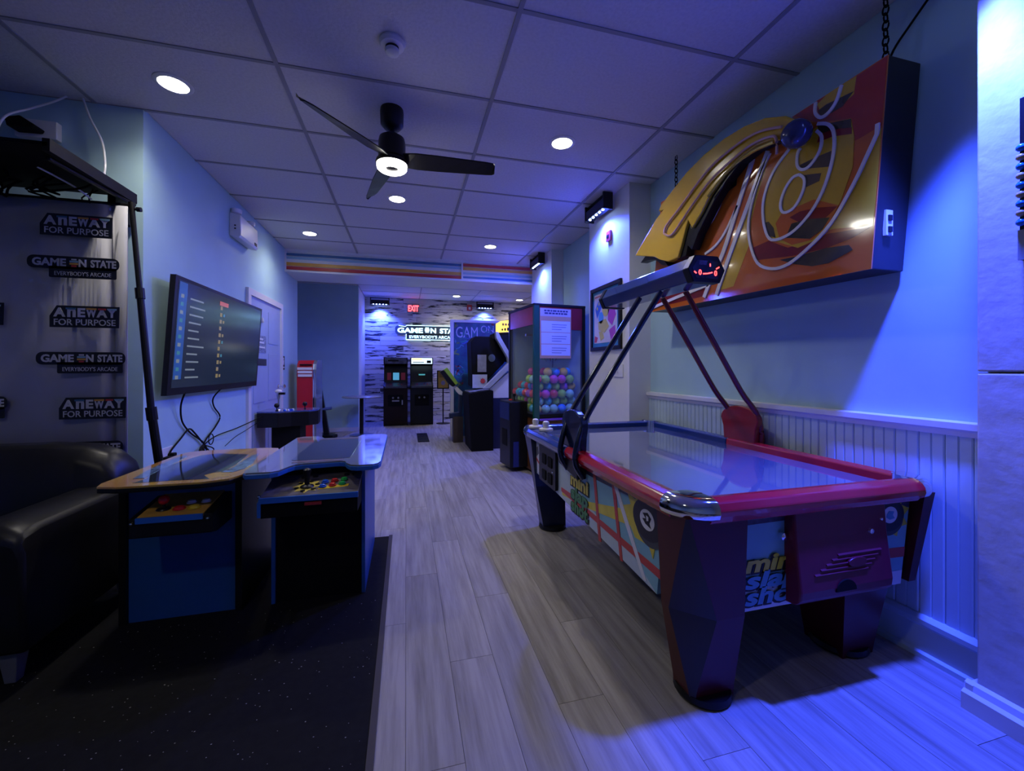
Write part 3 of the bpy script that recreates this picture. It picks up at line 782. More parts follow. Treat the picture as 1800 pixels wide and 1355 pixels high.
# scoring arch
H_ARCHR = mat('red_tube', (0.20, 0.006, 0.010), 0.25, 0.2, noise=0.1, coat=0.5)
H_ARCHB = mat('navy_tube', (0.006, 0.012, 0.045), 0.2, 0.2, noise=0.1, coat=0.5)
for y in (2.08, 2.30):
    pl = smooth([(1.44, y, 1.685), (1.23, y, 1.37), (1.04, y, 1.08), (0.945, y - 0.01, 0.93), (0.895, y - 0.03, 0.80), (0.888, y - 0.04, 0.72), (0.925, y - 0.06, 0.645)], 5)
    part('arch_tube', G().tube(pl, 0.0165, 10), H_ARCHB, hockey, shade=True)
    pr = smooth([(1.58, y - 0.04, 1.685), (1.79, y - 0.04, 1.37), (1.97, y - 0.04, 1.10), (2.07, y - 0.05, 0.97), (2.10, y - 0.06, 0.86), (2.10, y - 0.06, 0.74)], 5)
    part('arch_tube', G().tube(pr, 0.0165, 10), H_ARCHR, hockey, shade=True)
def shield(x0, x1, m, cy):
    pts = [(cy + 0.15 * math.cos(t), 0.915 + 0.085 * math.sin(t)) for t in [PI * k / 14 for k in range(15)]]
    pts += [(cy - 0.13, 0.86), (cy - 0.12, 0.74), (cy + 0.12, 0.74), (cy + 0.13, 0.86)]
    return G().prism(pts, 'x', x0, x1)
part('arch_shield', shield(2.055, 2.095, H_ARCHR, 2.15), mat('red_shield', (0.30, 0.012, 0.012), 0.25, noise=0.1, coat=0.5), hockey, bevel=0.006)
part('arch_shield', shield(0.925, 0.965, H_ARCHB, 2.19), H_ARCHB, hockey, bevel=0.006)
part('arch_foot', G().prism([(2.05, 0.74), (2.40, 0.74), (2.36, 0.655), (2.08, 0.62)], 'x', 0.912, 0.968), M_BLACK, hockey, bevel=0.008)
hexa = lambda w, h0, h1: [(1.51 - w * 0.62, 1.745 + h1), (1.51 + w * 0.62, 1.745 + h1), (1.51 + w, 1.745 + h1 * 0.1), (1.51 + w * 0.72, 1.745 - h0), (1.51 - w * 0.72, 1.745 - h0), (1.51 - w, 1.745 + h1 * 0.1)]
sb = part('score_unit', G().prism(hexa(0.108, 0.055, 0.075), 'y', 1.80, 2.78), H_NAVY, hockey, bevel=0.005)
part('score_cap', G().prism(hexa(0.113, 0.060, 0.080), 'y', 1.785, 1.835), M_BLACK, sb, bevel=0.004)
part('score_cap', G().prism(hexa(0.113, 0.060, 0.080), 'y', 2.745, 2.79), M_BLACK, sb, bevel=0.004)
part('score_screen', G().prism([(1.45, 1.80), (1.575, 1.80), (1.60, 1.75), (1.575, 1.705), (1.445, 1.705), (1.42, 1.75)], 'y', 1.7835, 1.79), mat('score_glass', (0.012, 0.01, 0.03), 0.15, noise=0.1), sb)
M_DIGIT = mat('lit_red_digit', (0.4, 0, 0), 0.4, emit=(1.0, 0.03, 0.03), power=5, noise=0.01)
M_BADGE = mat('dim_badge_print', (0.16, 0.12, 0.22), 0.4, noise=0.5, scale=200)
for x in (1.467, 1.562):
    lettering('digit', '0', 0.038, M_DIGIT, sb, (x, 1.7825, 1.722), (1, 0, 0), (0, 0, 1), 0.0005, 0.0005)
part('lit_stroke', G().ribbon([(1.432, 1.738), (1.445, 1.729)], 0.006, 'y', 1.782, 1.7835), M_DIGIT, sb)
part('lit_stroke', G().ribbon([(1.485, 1.728), (1.515, 1.731), (1.542, 1.738)], 0.006, 'y', 1.782, 1.7835), M_DIGIT, sb)
part('lit_stroke', G().ribbon([(1.565, 1.757), (1.585, 1.768)], 0.006, 'y', 1.782, 1.7835), M_DIGIT, sb)
part('lit_stroke', G().ribbon([(1.529, 1.768), (1.529, 1.783)], 0.006, 'y', 1.782, 1.7835), M_DIGIT, sb)
part('badge_print', G().prism([(1.462, 1.775), (1.505, 1.775), (1.515, 1.797), (1.465, 1.797)], 'y', 1.7828, 1.7835), M_BADGE, sb)
# mallets left on the far end rail
M_MALLET = mat('cream_plastic', (0.72, 0.70, 0.64), 0.3, noise=0.04)
for i, (x, y, lb) in enumerate(((0.955, 2.955, 'cream air hockey mallet at the far blue corner of the table'), (0.985, 2.80, 'cream air hockey mallet beside the dark arch shield'))):
    m_ = thing('air_hockey_mallet', lb, 'mallet', (x, y, 0.783), group='air hockey mallets')
    part('rim', G().lathe([(0, 0), (0.048, 0), (0.052, 0.006), (0.050, 0.018), (0.04, 0.022), (0, 0.022)], (x, y, 0.783), 24), M_MALLET, m_, shade=True)
    part('grip', G().lathe([(0.024, 0.018), (0.021, 0.035), (0.025, 0.052), (0.022, 0.066), (0.010, 0.072), (0, 0.073)], (x, y, 0.783), 20), M_MALLET, m_, shade=True)

# ================================================================ hanging pinball sign
sign = thing('pinball_sign', 'large red and yellow pinball sign box hung by chains', 'sign', (2.08, 2.1, 1.70))
A_RED = mat('sign_red', (0.45, 0.035, 0.012), 0.12, noise=0.1, scale=4, coat=0.6)
A_ORANGE = mat('sign_orange', (0.62, 0.14, 0.012), 0.12, noise=0.12, scale=4, coat=0.6)
A_YEL = mat('sign_yellow', (0.68, 0.43, 0.02), 0.12, noise=0.15, scale=4, coat=0.6)
A_DARK = mat('sign_black', (0.02, 0.018, 0.012), 0.12, coat=0.6, col2=(0.10, 0.07, 0.02), scale=6)
A_DRED = mat('sign_dark_red', (0.25, 0.012, 0.012), 0.12, noise=0.3, scale=5, coat=0.6)
A_LINE = mat('sign_white_line', (0.78, 0.76, 0.76), 0.2, noise=0.04)
SX = 1.97
face_poly = [(1.26, 2.565), (2.84, 2.565), (2.97, 1.705), (1.325, 1.675)]
part('case', G().prism(face_poly, 'x', SX + 0.004, 2.165), mat('sign_case', (0.014, 0.014, 0.018), 0.45, noise=0.2), sign, bevel=0.004)
face = part('front_panel', G().prism(face_poly, 'x', SX, SX + 0.006), A_ORANGE, sign)
def sa(name, poly, m, k):
    cl = []
    for y, z in poly:
        z = min(2.563, max(1.68 + (y - 1.325) * 0.0183, z))
        y0 = 1.262 + (2.565 - z) / 0.89 * 0.065
        y1 = 2.838 + (2.565 - z) / 0.86 * 0.13
        cl.append((min(max(y, y0), y1), z))
    part(name, G().prism(cl, 'x', SX - 0.0006 * k, SX + 0.002), m, face)
sa('red_field', SIGN_RED_TOP, A_RED, 1)
sa('red_field', SIGN_RED_CORNER, A_DRED, 1)
sa('yellow_field', SIGN_YELLOW_BAND, A_YEL, 1)
sa('yellow_field', SIGN_YELLOW_CORNER, A_YEL, 2)
sa('yellow_field', SIGN_YELLOW_TOP, A_YEL, 2)
sa('yellow_field', SIGN_YELLOW_RING, A_YEL, 3)
sa('dark_smear', SIGN_RED_LOW, A_DRED, 2)
sa('dark_smear', SIGN_BLACK_LOW, A_DARK, 3)
sa('dark_smear', SIGN_BLACK_TOP, A_DARK, 3)
sa('dark_smear', SIGN_DARK_E, A_DARK, 2)
for d in (SIGN_DARK_A, SIGN_DARK_B, SIGN_DARK_C, SIGN_DARK_D):
    sa('dark_smear', d, A_DARK, 4)
sa('dark_smear', SIGN_RED_A, A_DRED, 4)
sa('orange_field', SIGN_ORANGE_DISC, A_ORANGE, 5)
sa('dark_smear', SIGN_RED_SMEAR, A_DRED, 6)
sa('dark_smear', SIGN_BLACK_SMEAR, A_DARK, 7)
for ln, w in ((LINE_OUTER, 0.016), (LINE_RING, 0.015), (LINE_HOOK, 0.014), (LINE_LOOP, 0.014), (LINE_TOP, 0.015), (LINE_STRAIGHT_A, 0.030), (LINE_STRAIGHT_B, 0.028),
              (LINE_ARC, 0.016), (LINE_ARC_LOW, 0.016), (LINE_STRIPE, 0.022)):
    pts = [(max(1.28 + (2.565 - p[1]) * 0.06, p[0]), max(1.70, min(2.56, p[1]))) for p in smooth([(q[0], q[1], 0) for q in ln], 4)]
    part('white_line', G().ribbon(pts, w, 'x', SX - 0.008, SX + 0.001), A_LINE, face)
part('flipper_arm_edge', G().prism(ARM_UNDER, 'x', 1.90, 1.965), M_BLACK, sign, bevel=0.003)
part('flipper_arm_edge', G().prism(ARM_HOOK, 'x', 1.90, 1.965), M_BLACK, sign)
arm = part('flipper_arm', G().prism(ARM, 'x', 1.88, 1.93), mat('arm_yellow', (0.72, 0.46, 0.02), 0.22, noise=0.12, scale=3, coat=0.4), sign, bevel=0.008)
M_TUBE = mat('unlit_neon_tube', (0.62, 0.36, 0.28), 0.25, noise=0.05)
for tb in (TUBE_A, TUBE_B):
    part('neon_tube', G().tube(smooth([(1.868, y, z) for y, z in tb], 4), 0.0075, 8), M_TUBE, arm, shade=True)
part('ball', G().ball((1.88, 1.60, 2.405), 0.068, 24), mat('steel_blue_ball', (0.05, 0.06, 0.13), 0.15, 0.3, noise=0.1), sign, shade=True)
part('pivot_edge', G().tube(smooth([(1.872, 1.72, 2.43), (1.872, 1.86, 2.45), (1.872, 2.02, 2.43), (1.872, 2.20, 2.34)], 4), 0.010, 8), mat('gold_edge', (0.7, 0.5, 0.08), 0.2, 0.6, noise=0.1), arm, shade=True)
sw = part('switch_plate', box(2.02, 2.06, 1.299, 1.312, 1.82, 1.93), M_WPLASTIC, sign)
for z in (1.845, 1.895):
    part('toggle', box(2.03, 2.05, 1.293, 1.30, z - 0.012, z + 0.012), M_BLACK, sw)
for lb, y, z in (('dark chain holding the near end of the pinball sign', 1.34, 2.55), ('dark chain holding the far end of the pinball sign', 2.80, 2.55)):
    g = G(); n = int((2.93 - z) / 0.036) + 1
    for i in range(n):
        c = z + 0.018 + i * (2.93 - z) / n
        ring = []
        for k in range(13):
            t = 2 * PI * k / 12
            u, w = 0.012 * math.cos(t), 0.022 * math.sin(t)
            ring.append((2.08 + (u if i % 2 else 0), y + (0 if i % 2 else u), c + w))
        g.tube(ring, 0.0035, 6)
    single('hanging_chain', g, M_MATTE, lb, 'chain', 'chains of the pinball sign')
single('sign_power_cord', G().tube(smooth([(2.10, 1.36, 2.56), (2.11, 1.33, 2.66), (2.14, 1.28, 2.75), (2.16, 1.20, 2.85), (2.16, 1.14, 2.93)], 5), 0.005, 8), M_MATTE,
       'thin black power cord rising from the pinball sign', 'cord')

# ================================================================ cocktail cabinets
K_BLUE = mat('blue_laminate', (0.018, 0.095, 0.30), 0.38, noise=0.12, scale=4)
K_EDGE = mat('blue_edging', (0.02, 0.14, 0.50), 0.35, noise=0.05)
K_GLASS = mat('smoked_glass', (0.035, 0.045, 0.065), 0.04, noise=0.05, coat=1.0, spec=0.8)
K_YEL = mat('yellow_artwork', (0.62, 0.40, 0.07), 0.12, col2=(0.48, 0.22, 0.05), scale=9, coat=0.8)
K_BLUEART = mat('blue_artwork', (0.20, 0.34, 0.58), 0.12, col2=(0.05, 0.06, 0.10), scale=38, coat=0.8)
K_GREYTOP = mat('grey_glass_top', (0.20, 0.22, 0.25), 0.06, noise=0.08, scale=10, coat=1.0, spec=0.8)
K_WOOD = mat('grey_wood_deck', (0.16, 0.14, 0.15), 0.4, noise=0.5, scale=12, stretch=(1, 6, 1))
ca = thing('cocktail_arcade', 'blue cocktail arcade cabinet with a yellow bordered glass top', 'arcade game', (-1.06, 2.6, 0.006))
part('cabinet', box(-1.30, -0.84, 2.37, 2.86, 0.006, 0.70), K_BLUE, ca)
for x in (-1.332, -0.842):
    part('side_board', box(x, x + 0.03, 2.355, 2.88, 0.006, 0.70), M_BLACK, ca)
topA = [(-1.30, 2.16), (-1.22, 2.135), (-0.90, 2.135), (-0.80, 2.17), (-0.765, 2.25), (-0.765, 2.82), (-0.80, 2.92), (-0.87, 2.95), (-1.20, 2.95), (-1.29, 2.92), (-1.315, 2.84), (-1.32, 2.22)]
part('top_edging', G().prism(topA, 'z', 0.695, 0.716), M_BLACK, ca, bevel=0.004)
ta = part('glass_top', G().prism(topA, 'z', 0.716, 0.724), K_YEL, ca)
part('screen_glass', G().prism(A_GLASS, 'z', 0.7236, 0.7250), K_GLASS, ta)
part('instruction_art', G().prism(A_BLUE_R, 'z', 0.7236, 0.7256), K_BLUEART, ta)
part('instruction_art', G().prism(A_BLUE_L, 'z', 0.7236, 0.7256), K_BLUEART, ta)
cp = part('control_box', G().prism([(2.37, 0.615), (2.15, 0.575), (2.145, 0.49), (2.20, 0.475), (2.37, 0.475)], 'x', -1.18, -0.86), M_BLACK, ca, bevel=0.004)
part('control_deck', G().prism([(2.372, 0.620), (2.150, 0.580), (2.143, 0.578), (2.144, 0.565), (2.372, 0.606)], 'x', -1.15, -0.895), mat('orange_deck', (0.72, 0.38, 0.05), 0.35, noise=0.2, scale=15), cp)
part('deck_edge', box(-1.15, -0.895, 2.137, 2.146, 0.555, 0.580), K_EDGE, cp)
js = part('joystick', G().lathe([(0.030, 0.0), (0.026, 0.006), (0.006, 0.010), (0.006, 0.03)], (-1.08, 2.215, 0.590), 16), M_BLACK, cp, shade=True)
part('joystick_knob', G().ball((-1.08, 2.215, 0.634), 0.022, 16), mat('red_knob', (0.65, 0.01, 0.02), 0.2, noise=0.05), js, shade=True)
M_BTN = {'red': mat('red_button', (0.6, 0.02, 0.02), 0.25, noise=0.05), 'white': mat('white_button', (0.7, 0.7, 0.72), 0.25, noise=0.05), 'yellow': mat('yellow_button', (0.75, 0.52, 0.03), 0.25, noise=0.05),
         'blue': mat('blue_button', (0.01, 0.10, 0.62), 0.25, noise=0.05), 'green': mat('green_button', (0.02, 0.42, 0.08), 0.25, noise=0.05)}
def button(x, y, z, c, par, r=0.016):
    part('button', G().lathe([(r * 1.25, 0), (r * 1.25, 0.005), (r, 0.006), (r * 0.95, 0.012), (r * 0.5, 0.015), (0, 0.0155)], (x, y, z), 16), M_BTN[c], par, shade=True)
button(-1.015, 2.205, 0.589, 'red', cp, 0.02); button(-0.99, 2.26, 0.599, 'white', cp); button(-0.955, 2.205, 0.589, 'yellow', cp, 0.02); button(-0.93, 2.26, 0.599, 'white', cp)
for x in (-1.166, -0.876):
    part('latch', G().lathe([(0, 0), (0.008, 0), (0.006, -0.008), (0, -0.009)], (x, 2.146, 0.555), 12, 'y'), M_CHROME, cp)

cb = thing('cocktail_arcade', 'black cocktail arcade cabinet with blue edging and a grey glass top', 'arcade game', (-0.45, 2.75, 0.006))
part('cabinet', box(-0.665, -0.235, 2.385, 3.05, 0.006, 0.715), M_MATTE, cb)
for x in (-0.682, -0.237):
    part('side_board', G().prism([(2.37, 0.006), (3.07, 0.006), (3.07, 0.715), (2.37, 0.715), (2.37, 0.66), (2.37, 0.60)], 'x', x, x + 0.018), mat('blue_board_edge', (0.015, 0.09, 0.34), 0.4, noise=0.1), cb)
topB = [(-0.755, 2.20), (-0.735, 2.165), (-0.63, 2.165), (-0.60, 2.185), (-0.575, 2.26), (-0.555, 2.30), (-0.52, 2.315), (-0.345, 2.335), (-0.315, 2.32), (-0.30, 2.27), (-0.275, 2.225), (-0.245, 2.21),
        (-0.165, 2.21), (-0.14, 2.235), (-0.13, 2.28), (-0.135, 3.17), (-0.15, 3.21), (-0.18, 3.225), (-0.29, 3.225), (-0.32, 3.20), (-0.34, 3.12), (-0.56, 3.12), (-0.59, 3.19), (-0.62, 3.225), (-0.72, 3.225), (-0.755, 3.19)]
part('top_edging', G().prism(topB, 'z', 0.714, 0.737), K_EDGE, cb, bevel=0.004)
tb_ = part('glass_top', G().prism([(x * 0.992 - 0.0035, 2.7 + (y - 2.7) * 0.99) for x, y in topB], 'z', 0.737, 0.744), K_GREYTOP, cb)
part('screen_glass', G().prism(rrect(-0.60, -0.30, 2.40, 3.04, 0.03), 'z', 0.7438, 0.7452), mat('grey_screen_glass', (0.07, 0.08, 0.10), 0.04, coat=1.0, noise=0.05), tb_)
for y0, y1 in ((2.345, 2.385), (3.055, 3.09)):
    part('top_print', box(-0.58, -0.33, y0, y1, 0.7438, 0.7454), mat('pink_print', (0.35, 0.24, 0.27), 0.1, noise=0.5, scale=60, coat=0.8), tb_)
dk = part('control_box', G().prism([(2.39, 0.665), (2.165, 0.615), (2.165, 0.525), (2.39, 0.515)], 'x', -0.668, -0.236), M_MATTE, cb)
part('control_deck', G().prism([(2.39, 0.672), (2.16, 0.622), (2.16, 0.612), (2.39, 0.660)], 'x', -0.672, -0.234), K_WOOD, dk)
part('deck_edge', box(-0.674, -0.232, 2.152, 2.163, 0.598, 0.624), K_EDGE, dk)
part('deck_edge', G().prism([(2.163, 0.60), (2.163, 0.53), (2.37, 0.52), (2.37, 0.65)], 'x', -0.684, -0.668), K_EDGE, dk)
part('name_badge', box(-0.475, -0.40, 2.146, 2.153, 0.578, 0.592), mat('red_badge', (0.45, 0.03, 0.03), 0.4, noise=0.3, scale=90), dk)
def deckz(y):
    return 0.622 + (y - 2.16) * 0.2174
j2 = part('joystick', G().lathe([(0.034, 0), (0.030, 0.006), (0.012, 0.012), (0.013, 0.05), (0.019, 0.075), (0.018, 0.085), (0.008, 0.092), (0, 0.093)], (-0.485, 2.25, deckz(2.25)), 18), M_BLACK, dk, shade=True)
st = [(-0.485 + (0.068 if k % 2 == 0 else 0.042) * math.cos(2 * PI * k / 16), 2.25 + (0.068 if k % 2 == 0 else 0.042) * math.sin(2 * PI * k / 16)) for k in range(16)]
g = G(); n = len(st)
g.add([(x, y, deckz(y) + 0.002) for x, y in st] + [(x, y, deckz(y) - 0.004) for x, y in st], [tuple(range(n)), tuple(range(n, 2 * n))[::-1]] + [(i, (i + 1) % n, n + (i + 1) % n, n + i) for i in range(n)])
part('star_decal', g, mat('yellow_star', (0.70, 0.55, 0.08), 0.4, noise=0.2), dk)
for k in range(6):
    a = 2 * PI * k / 6 + 0.3
    x, y = -0.485 + 0.047 * math.cos(a), 2.25 + 0.047 * math.sin(a)
    part('decal_dot', G().lathe([(0, 0.0045), (0.011, 0.0045), (0.011, 0), (0, 0)], (x, y, deckz(y)), 10), M_BLACK, dk)
for i, c in enumerate(('blue', 'red', 'green')):
    for j in range(2):
        x, y = -0.41 + i * 0.045 + j * 0.004, 2.235 + j * 0.045 + i * 0.008
        button(x, y, deckz(y), c, dk, 0.0145)
part('yellow_decal', G().add([(x, y, deckz(y) + 0.0012) for x, y in ((-0.43, 2.21), (-0.29, 2.225), (-0.285, 2.25), (-0.42, 2.24))], [(0, 1, 2, 3)]), M_BTN['yellow'], dk)
for x, y in ((-0.52, 2.345), (-0.465, 2.35), (-0.31, 2.35), (-0.27, 2.355)):
    part('start_button', G().lathe([(0.014, 0), (0.012, 0.008), (0, 0.009)], (x, y, deckz(y)), 12), M_BLACK, dk)
part('bolt', G().lathe([(0, 0), (0.008, 0), (0.006, 0.01), (0, 0.011)], (-0.690, 2.20, 0.62), 10, 'x'), M_CHROME, dk)
# ================================================================ television on the left wall
tv = thing('television', 'large wall television showing a dark list screen', 'television', (-1.58, 4.2, 1.05))
def tvp(y, z, d=0.0):
    """point on the tilted screen: top leans into the room"""
    k = (z - 1.05) / 0.83
    return (-1.598 + 0.055 * k + d, y, z)
def tvquad(name, y0, y1, z0, z1, m, par, d0, d1):
    v = [tvp(y, z, d) for d in (d0, d1) for y, z in ((y0, z0), (y1, z0), (y1, z1), (y0, z1))]
    return part(name, G().add(v, [(3, 2, 1, 0), (4, 5, 6, 7), (0, 1, 5, 4), (1, 2, 6, 5), (2, 3, 7, 6), (3, 0, 4, 7)]), m, par)
tvquad('bezel', 3.28, 5.00, 1.05, 1.885, M_BLACK, tv, -0.02, 0.014)
M_SCREEN = mat('dark_screen', (0.008, 0.010, 0.018), 0.16, emit=(0.02, 0.035, 0.07), power=0.2, noise=0.05, spec=0.2)
scr = tvquad('screen', 3.325, 4.965, 1.10, 1.86, M_SCREEN, tv, 0.013, 0.0155)
M_UI = mat('screen_text_glow', (0.02, 0.02, 0.02), 0.3, emit=(0.55, 0.68, 0.85), power=0.12, noise=0.01)
M_UIB = mat('screen_blue_glow', (0.02, 0.02, 0.03), 0.3, emit=(0.02, 0.12, 0.55), power=0.22, noise=0.01)
M_UIY = mat('screen_yellow_glow', (0.02, 0.02, 0.02), 0.3, emit=(0.65, 0.5, 0.2), power=0.14, noise=0.01)
M_UIC = mat('screen_cyan_glow', (0.02, 0.02, 0.02), 0.3, emit=(0.1, 0.5, 0.7), power=0.14, noise=0.01)
M_UIR = mat('screen_red_glow', (0.02, 0.02, 0.02), 0.3, emit=(0.6, 0.12, 0.08), power=0.3, noise=0.01)
tvquad('screen_band', 3.335, 3.44, 1.16, 1.85, M_UIB, scr, 0.0155, 0.016)
for i in range(11):
    z = 1.165 + i * 0.058
    w = random.uniform(0.10, 0.26)
    tvquad('screen_text', 3.49, 3.49 + w, z, z + 0.012, M_UI, scr, 0.0155, 0.0163)
    tvquad('screen_icon', 3.36, 3.40, z - 0.004, z + 0.022, M_UIC if i % 2 else M_UI, scr, 0.0162, 0.0168)
    tvquad('screen_icon', 3.99, 4.03, z - 0.006, z + 0.026, M_UIY, scr, 0.0155, 0.0163)
    if i % 3 != 1:
        tvquad('screen_icon', 4.05, 4.08, z - 0.002, z + 0.022, M_UIC if i % 2 else M_UIY, scr, 0.0155, 0.0163)
tvquad('screen_tag', 3.97, 4.14, 1.775, 1.81, M_UIR, scr, 0.0162, 0.0168)
part('wall_mount', box(-1.66, -1.60, 3.9, 4.4, 1.25, 1.65), M_MATTE, tv)

# cords below the television
def cord(label, pts, r=0.006, name='cord'):
    return single(name, G().tube(smooth(pts, 6), r, 8), M_MATTE, label, 'cord', shade=True)
cord('black cord hanging from the near end of the television', [(-1.585, 3.52, 1.06), (-1.62, 3.54, 0.96), (-1.64, 3.60, 0.84), (-1.645, 3.72, 0.74), (-1.645, 3.85, 0.67), (-1.64, 3.93, 0.62), (-1.635, 3.98, 0.56)])
cord('black cord kinked below the middle of the television', [(-1.585, 4.13, 1.06), (-1.63, 4.09, 0.98), (-1.645, 4.14, 0.90), (-1.645, 4.26, 0.80), (-1.645, 4.17, 0.72), (-1.645, 4.02, 0.65), (-1.64, 3.93, 0.60)])
cord('black plug cord from the wall socket to the cord bundle', [(-1.645, 3.42, 0.60), (-1.64, 3.46, 0.65), (-1.64, 3.58, 0.71), (-1.64, 3.70, 0.765), (-1.645, 3.80, 0.72), (-1.64, 3.92, 0.62)])
cord('black cord running from the cord bundle to the arcade pedestal', [(-1.64, 3.95, 0.60), (-1.63, 4.15, 0.64), (-1.60, 4.5, 0.655), (-1.58, 4.9, 0.68), (-1.56, 5.12, 0.70)], 0.005)
cord('thin dark cord sagging to the arcade pedestal', [(-1.62, 4.3, 0.52), (-1.61, 4.5, 0.57), (-1.6, 4.75, 0.60), (-1.57, 5.0, 0.645), (-1.55, 5.12, 0.66)], 0.003)
g = G()
for a, b, c in ((0.10, 0.00, 0.50), (0.13, -0.06, 0.48), (0.07, 0.05, 0.49), (0.11, 0.10, 0.52), (0.05, -0.03, 0.53)):
    y = 3.93
    g.tube(smooth([(-1.64, y, 0.60), (-1.62, y - a * 0.8, 0.585), (-1.60, y - a * 1.25, 0.54), (-1.60, y - a * 1.1, c), (-1.62, y + b, c - 0.02), (-1.63, y + b + 0.06, c + 0.02), (-1.64, y, 0.60)], 6), 0.005, 8)
g.tube([(-1.635, 4.06 + 0.045 * math.cos(t), 0.625 + 0.045 * math.sin(t)) for t in [2 * PI * k / 20 for k in range(21)]], 0.004, 8)
single('cord_bundle', g, M_MATTE, 'tied bundle of black cord loops on the left wall', 'cord bundle', shade=True)
wp = thing('wall_socket', 'white wall socket with a black plug below the television', 'socket', (-1.66, 3.41, 0.60))
part('plate', box(-1.661, -1.650, 3.34, 3.50, 0.545, 0.675), M_WPLASTIC, wp, bevel=0.003)
part('plug', box(-1.652, -1.60, 3.36, 3.42, 0.565, 0.615), M_MATTE, wp, bevel=0.006)
part('plug', box(-1.652, -1.61, 3.43, 3.47, 0.58, 0.63), M_MATTE, wp, bevel=0.006)

# ================================================================ things on the left wall
em = thing('emergency_light', 'white emergency light box high on the left wall', 'emergency light', (-1.62, 4.72, 2.52))
part('body', G().prism([(-1.66, 2.53), (-1.575, 2.515), (-1.56, 2.54), (-1.565, 2.735), (-1.66, 2.755)], 'y', 4.50, 4.98), M_WPLASTIC, em, bevel=0.008)
for y in (4.56, 4.92):
    part('lamp_head', G().lathe([(0.02, 0.0), (0.045, 0.02), (0.05, 0.055), (0.04, 0.06), (0, 0.06)], (-1.62, y, 2.745), 16), M_WPLASTIC, em, shade=True)
part('indicator', box(-1.562, -1.556, 4.87, 4.93, 2.545, 2.575), M_BLACK, em)
for z in (2.60, 2.63):
    part('indicator', G().lathe([(0, 0), (0.008, 0), (0.006, -0.006), (0, -0.006)], (-1.61, 4.50, z), 10, 'y'), M_BLACK, em)
single('door_notice', box(-1.643, -1.640, 5.18, 5.50, 1.42, 1.62), mat('notice_print', (0.05, 0.06, 0.12), 0.5, noise=0.7, scale=60, col2=(0.35, 0.4, 0.6)), 'dark printed notice stuck on the panelled door', 'notice')
single('door_notice', box(-1.643, -1.640, 5.20, 5.52, 1.27, 1.35), mat('notice_dark', (0.02, 0.025, 0.05), 0.5, noise=0.5, scale=60), 'small black notice strip low on the panelled door', 'notice')
nt_ = bpy.data.objects['door_notice']
for i, z in enumerate((1.475, 1.53, 1.57)):
    part('lettering_line', box(-1.6402, -1.6385, 5.22, 5.46 - 0.03 * i, z, z + 0.02), M_WPLASTIC, nt_)
single('door_hook', G().lathe([(0.012, 0), (0.016, 0.02), (0.008, 0.06), (0, 0.065)], (-1.63, 5.35, 1.77), 12), M_WPLASTIC, 'small white hook on the upper panelled door', 'hook')
sg = thing('restroom_sign', 'small black sign plate on the wall beside the panelled door', 'sign', (-1.66, 6.27, 1.3))
part('plate', box(-1.661, -1.652, 6.21, 6.33, 1.22, 1.41), M_BLACK, sg, bevel=0.003)
part('pictogram', G().prism(ellipse(6.27, 1.37, 0.016, 0.016, 14), 'x', -1.6525, -1.650), M_WPLASTIC, sg)
part('pictogram', G().prism([(6.245, 1.35), (6.295, 1.35), (6.285, 1.285), (6.255, 1.285)], 'x', -1.6525, -1.650), M_WPLASTIC, sg)
part('pictogram', box(-1.6525, -1.650, 6.23, 6.31, 1.24, 1.26), M_WPLASTIC, sg)

# ================================================================ sofa alcove
M_LEATHER = mat('black_leather', (0.008, 0.008, 0.009), 0.38, spec=0.35, noise=0.2, scale=14, bump=0.25)
sofa = thing('sofa', 'black leather sofa in the alcove before the printed backdrop', 'sofa', (-2.45, 2.4, 0.006))
part('base', box(-3.5, -1.44, 2.06, 2.78, 0.13, 0.36), M_LEATHER, sofa, bevel=0.03)
bk = G()
sec = [(2.50, 0.34), (2.52, 0.60), (2.555, 0.78), (2.62, 0.845), (2.72, 0.85), (2.79, 0.80), (2.80, 0.60), (2.78, 0.34)]
rings = []
for x, k in ((-3.5, 1), (-2.6, 1), (-1.8, 1), (-1.62, 0.97), (-1.53, 0.9), (-1.48, 0.80), (-1.455, 0.66)):
    rings.append([(x, 2.65 + (y - 2.65) * (0.6 + 0.4 * k), 0.34 + (z - 0.34) * (k if z > 0.4 else 1)) for y, z in sec])
part('backrest', bk.loft(rings), M_LEATHER, sofa, bevel=0.02, shade=True)
sec2 = [(-1.66, 0.13), (-1.665, 0.54), (-1.655, 0.60), (-1.61, 0.635), (-1.52, 0.635), (-1.455, 0.60), (-1.435, 0.54), (-1.43, 0.13)]
rings = []
for y, k in ((2.00, 0.90), (2.03, 0.97), (2.10, 1.0), (2.60, 1.0), (2.70, 1.0)):
    rings.append([(-1.548 + (x + 1.548) * (0.75 + 0.25 * k), y, 0.13 + (z - 0.13) * k) for x, z in sec2])
part('armrest', G().loft(rings), M_LEATHER, sofa, bevel=0.015, shade=True)
for a, b in ((-3.45, -2.60), (-2.58, -1.67)):
    part('seat_cushion', box(a, b, 2.03, 2.55, 0.34, 0.47), M_LEATHER, sofa, bevel=0.04)
for x, y in ((-1.50, 2.05), (-1.50, 2.70), (-3.42, 2.05), (-3.42, 2.70)):
    part('leg', G().loft([[(x + u * s, y + v * s, z) for u, v in ((-1, -1), (1, -1), (1, 1), (-1, 1))] for z, s in ((0.006, 0.018), (0.14, 0.032))]), mat('grey_metal_leg', (0.35, 0.36, 0.40), 0.35, 0.6, noise=0.1), sofa, bevel=0.003)

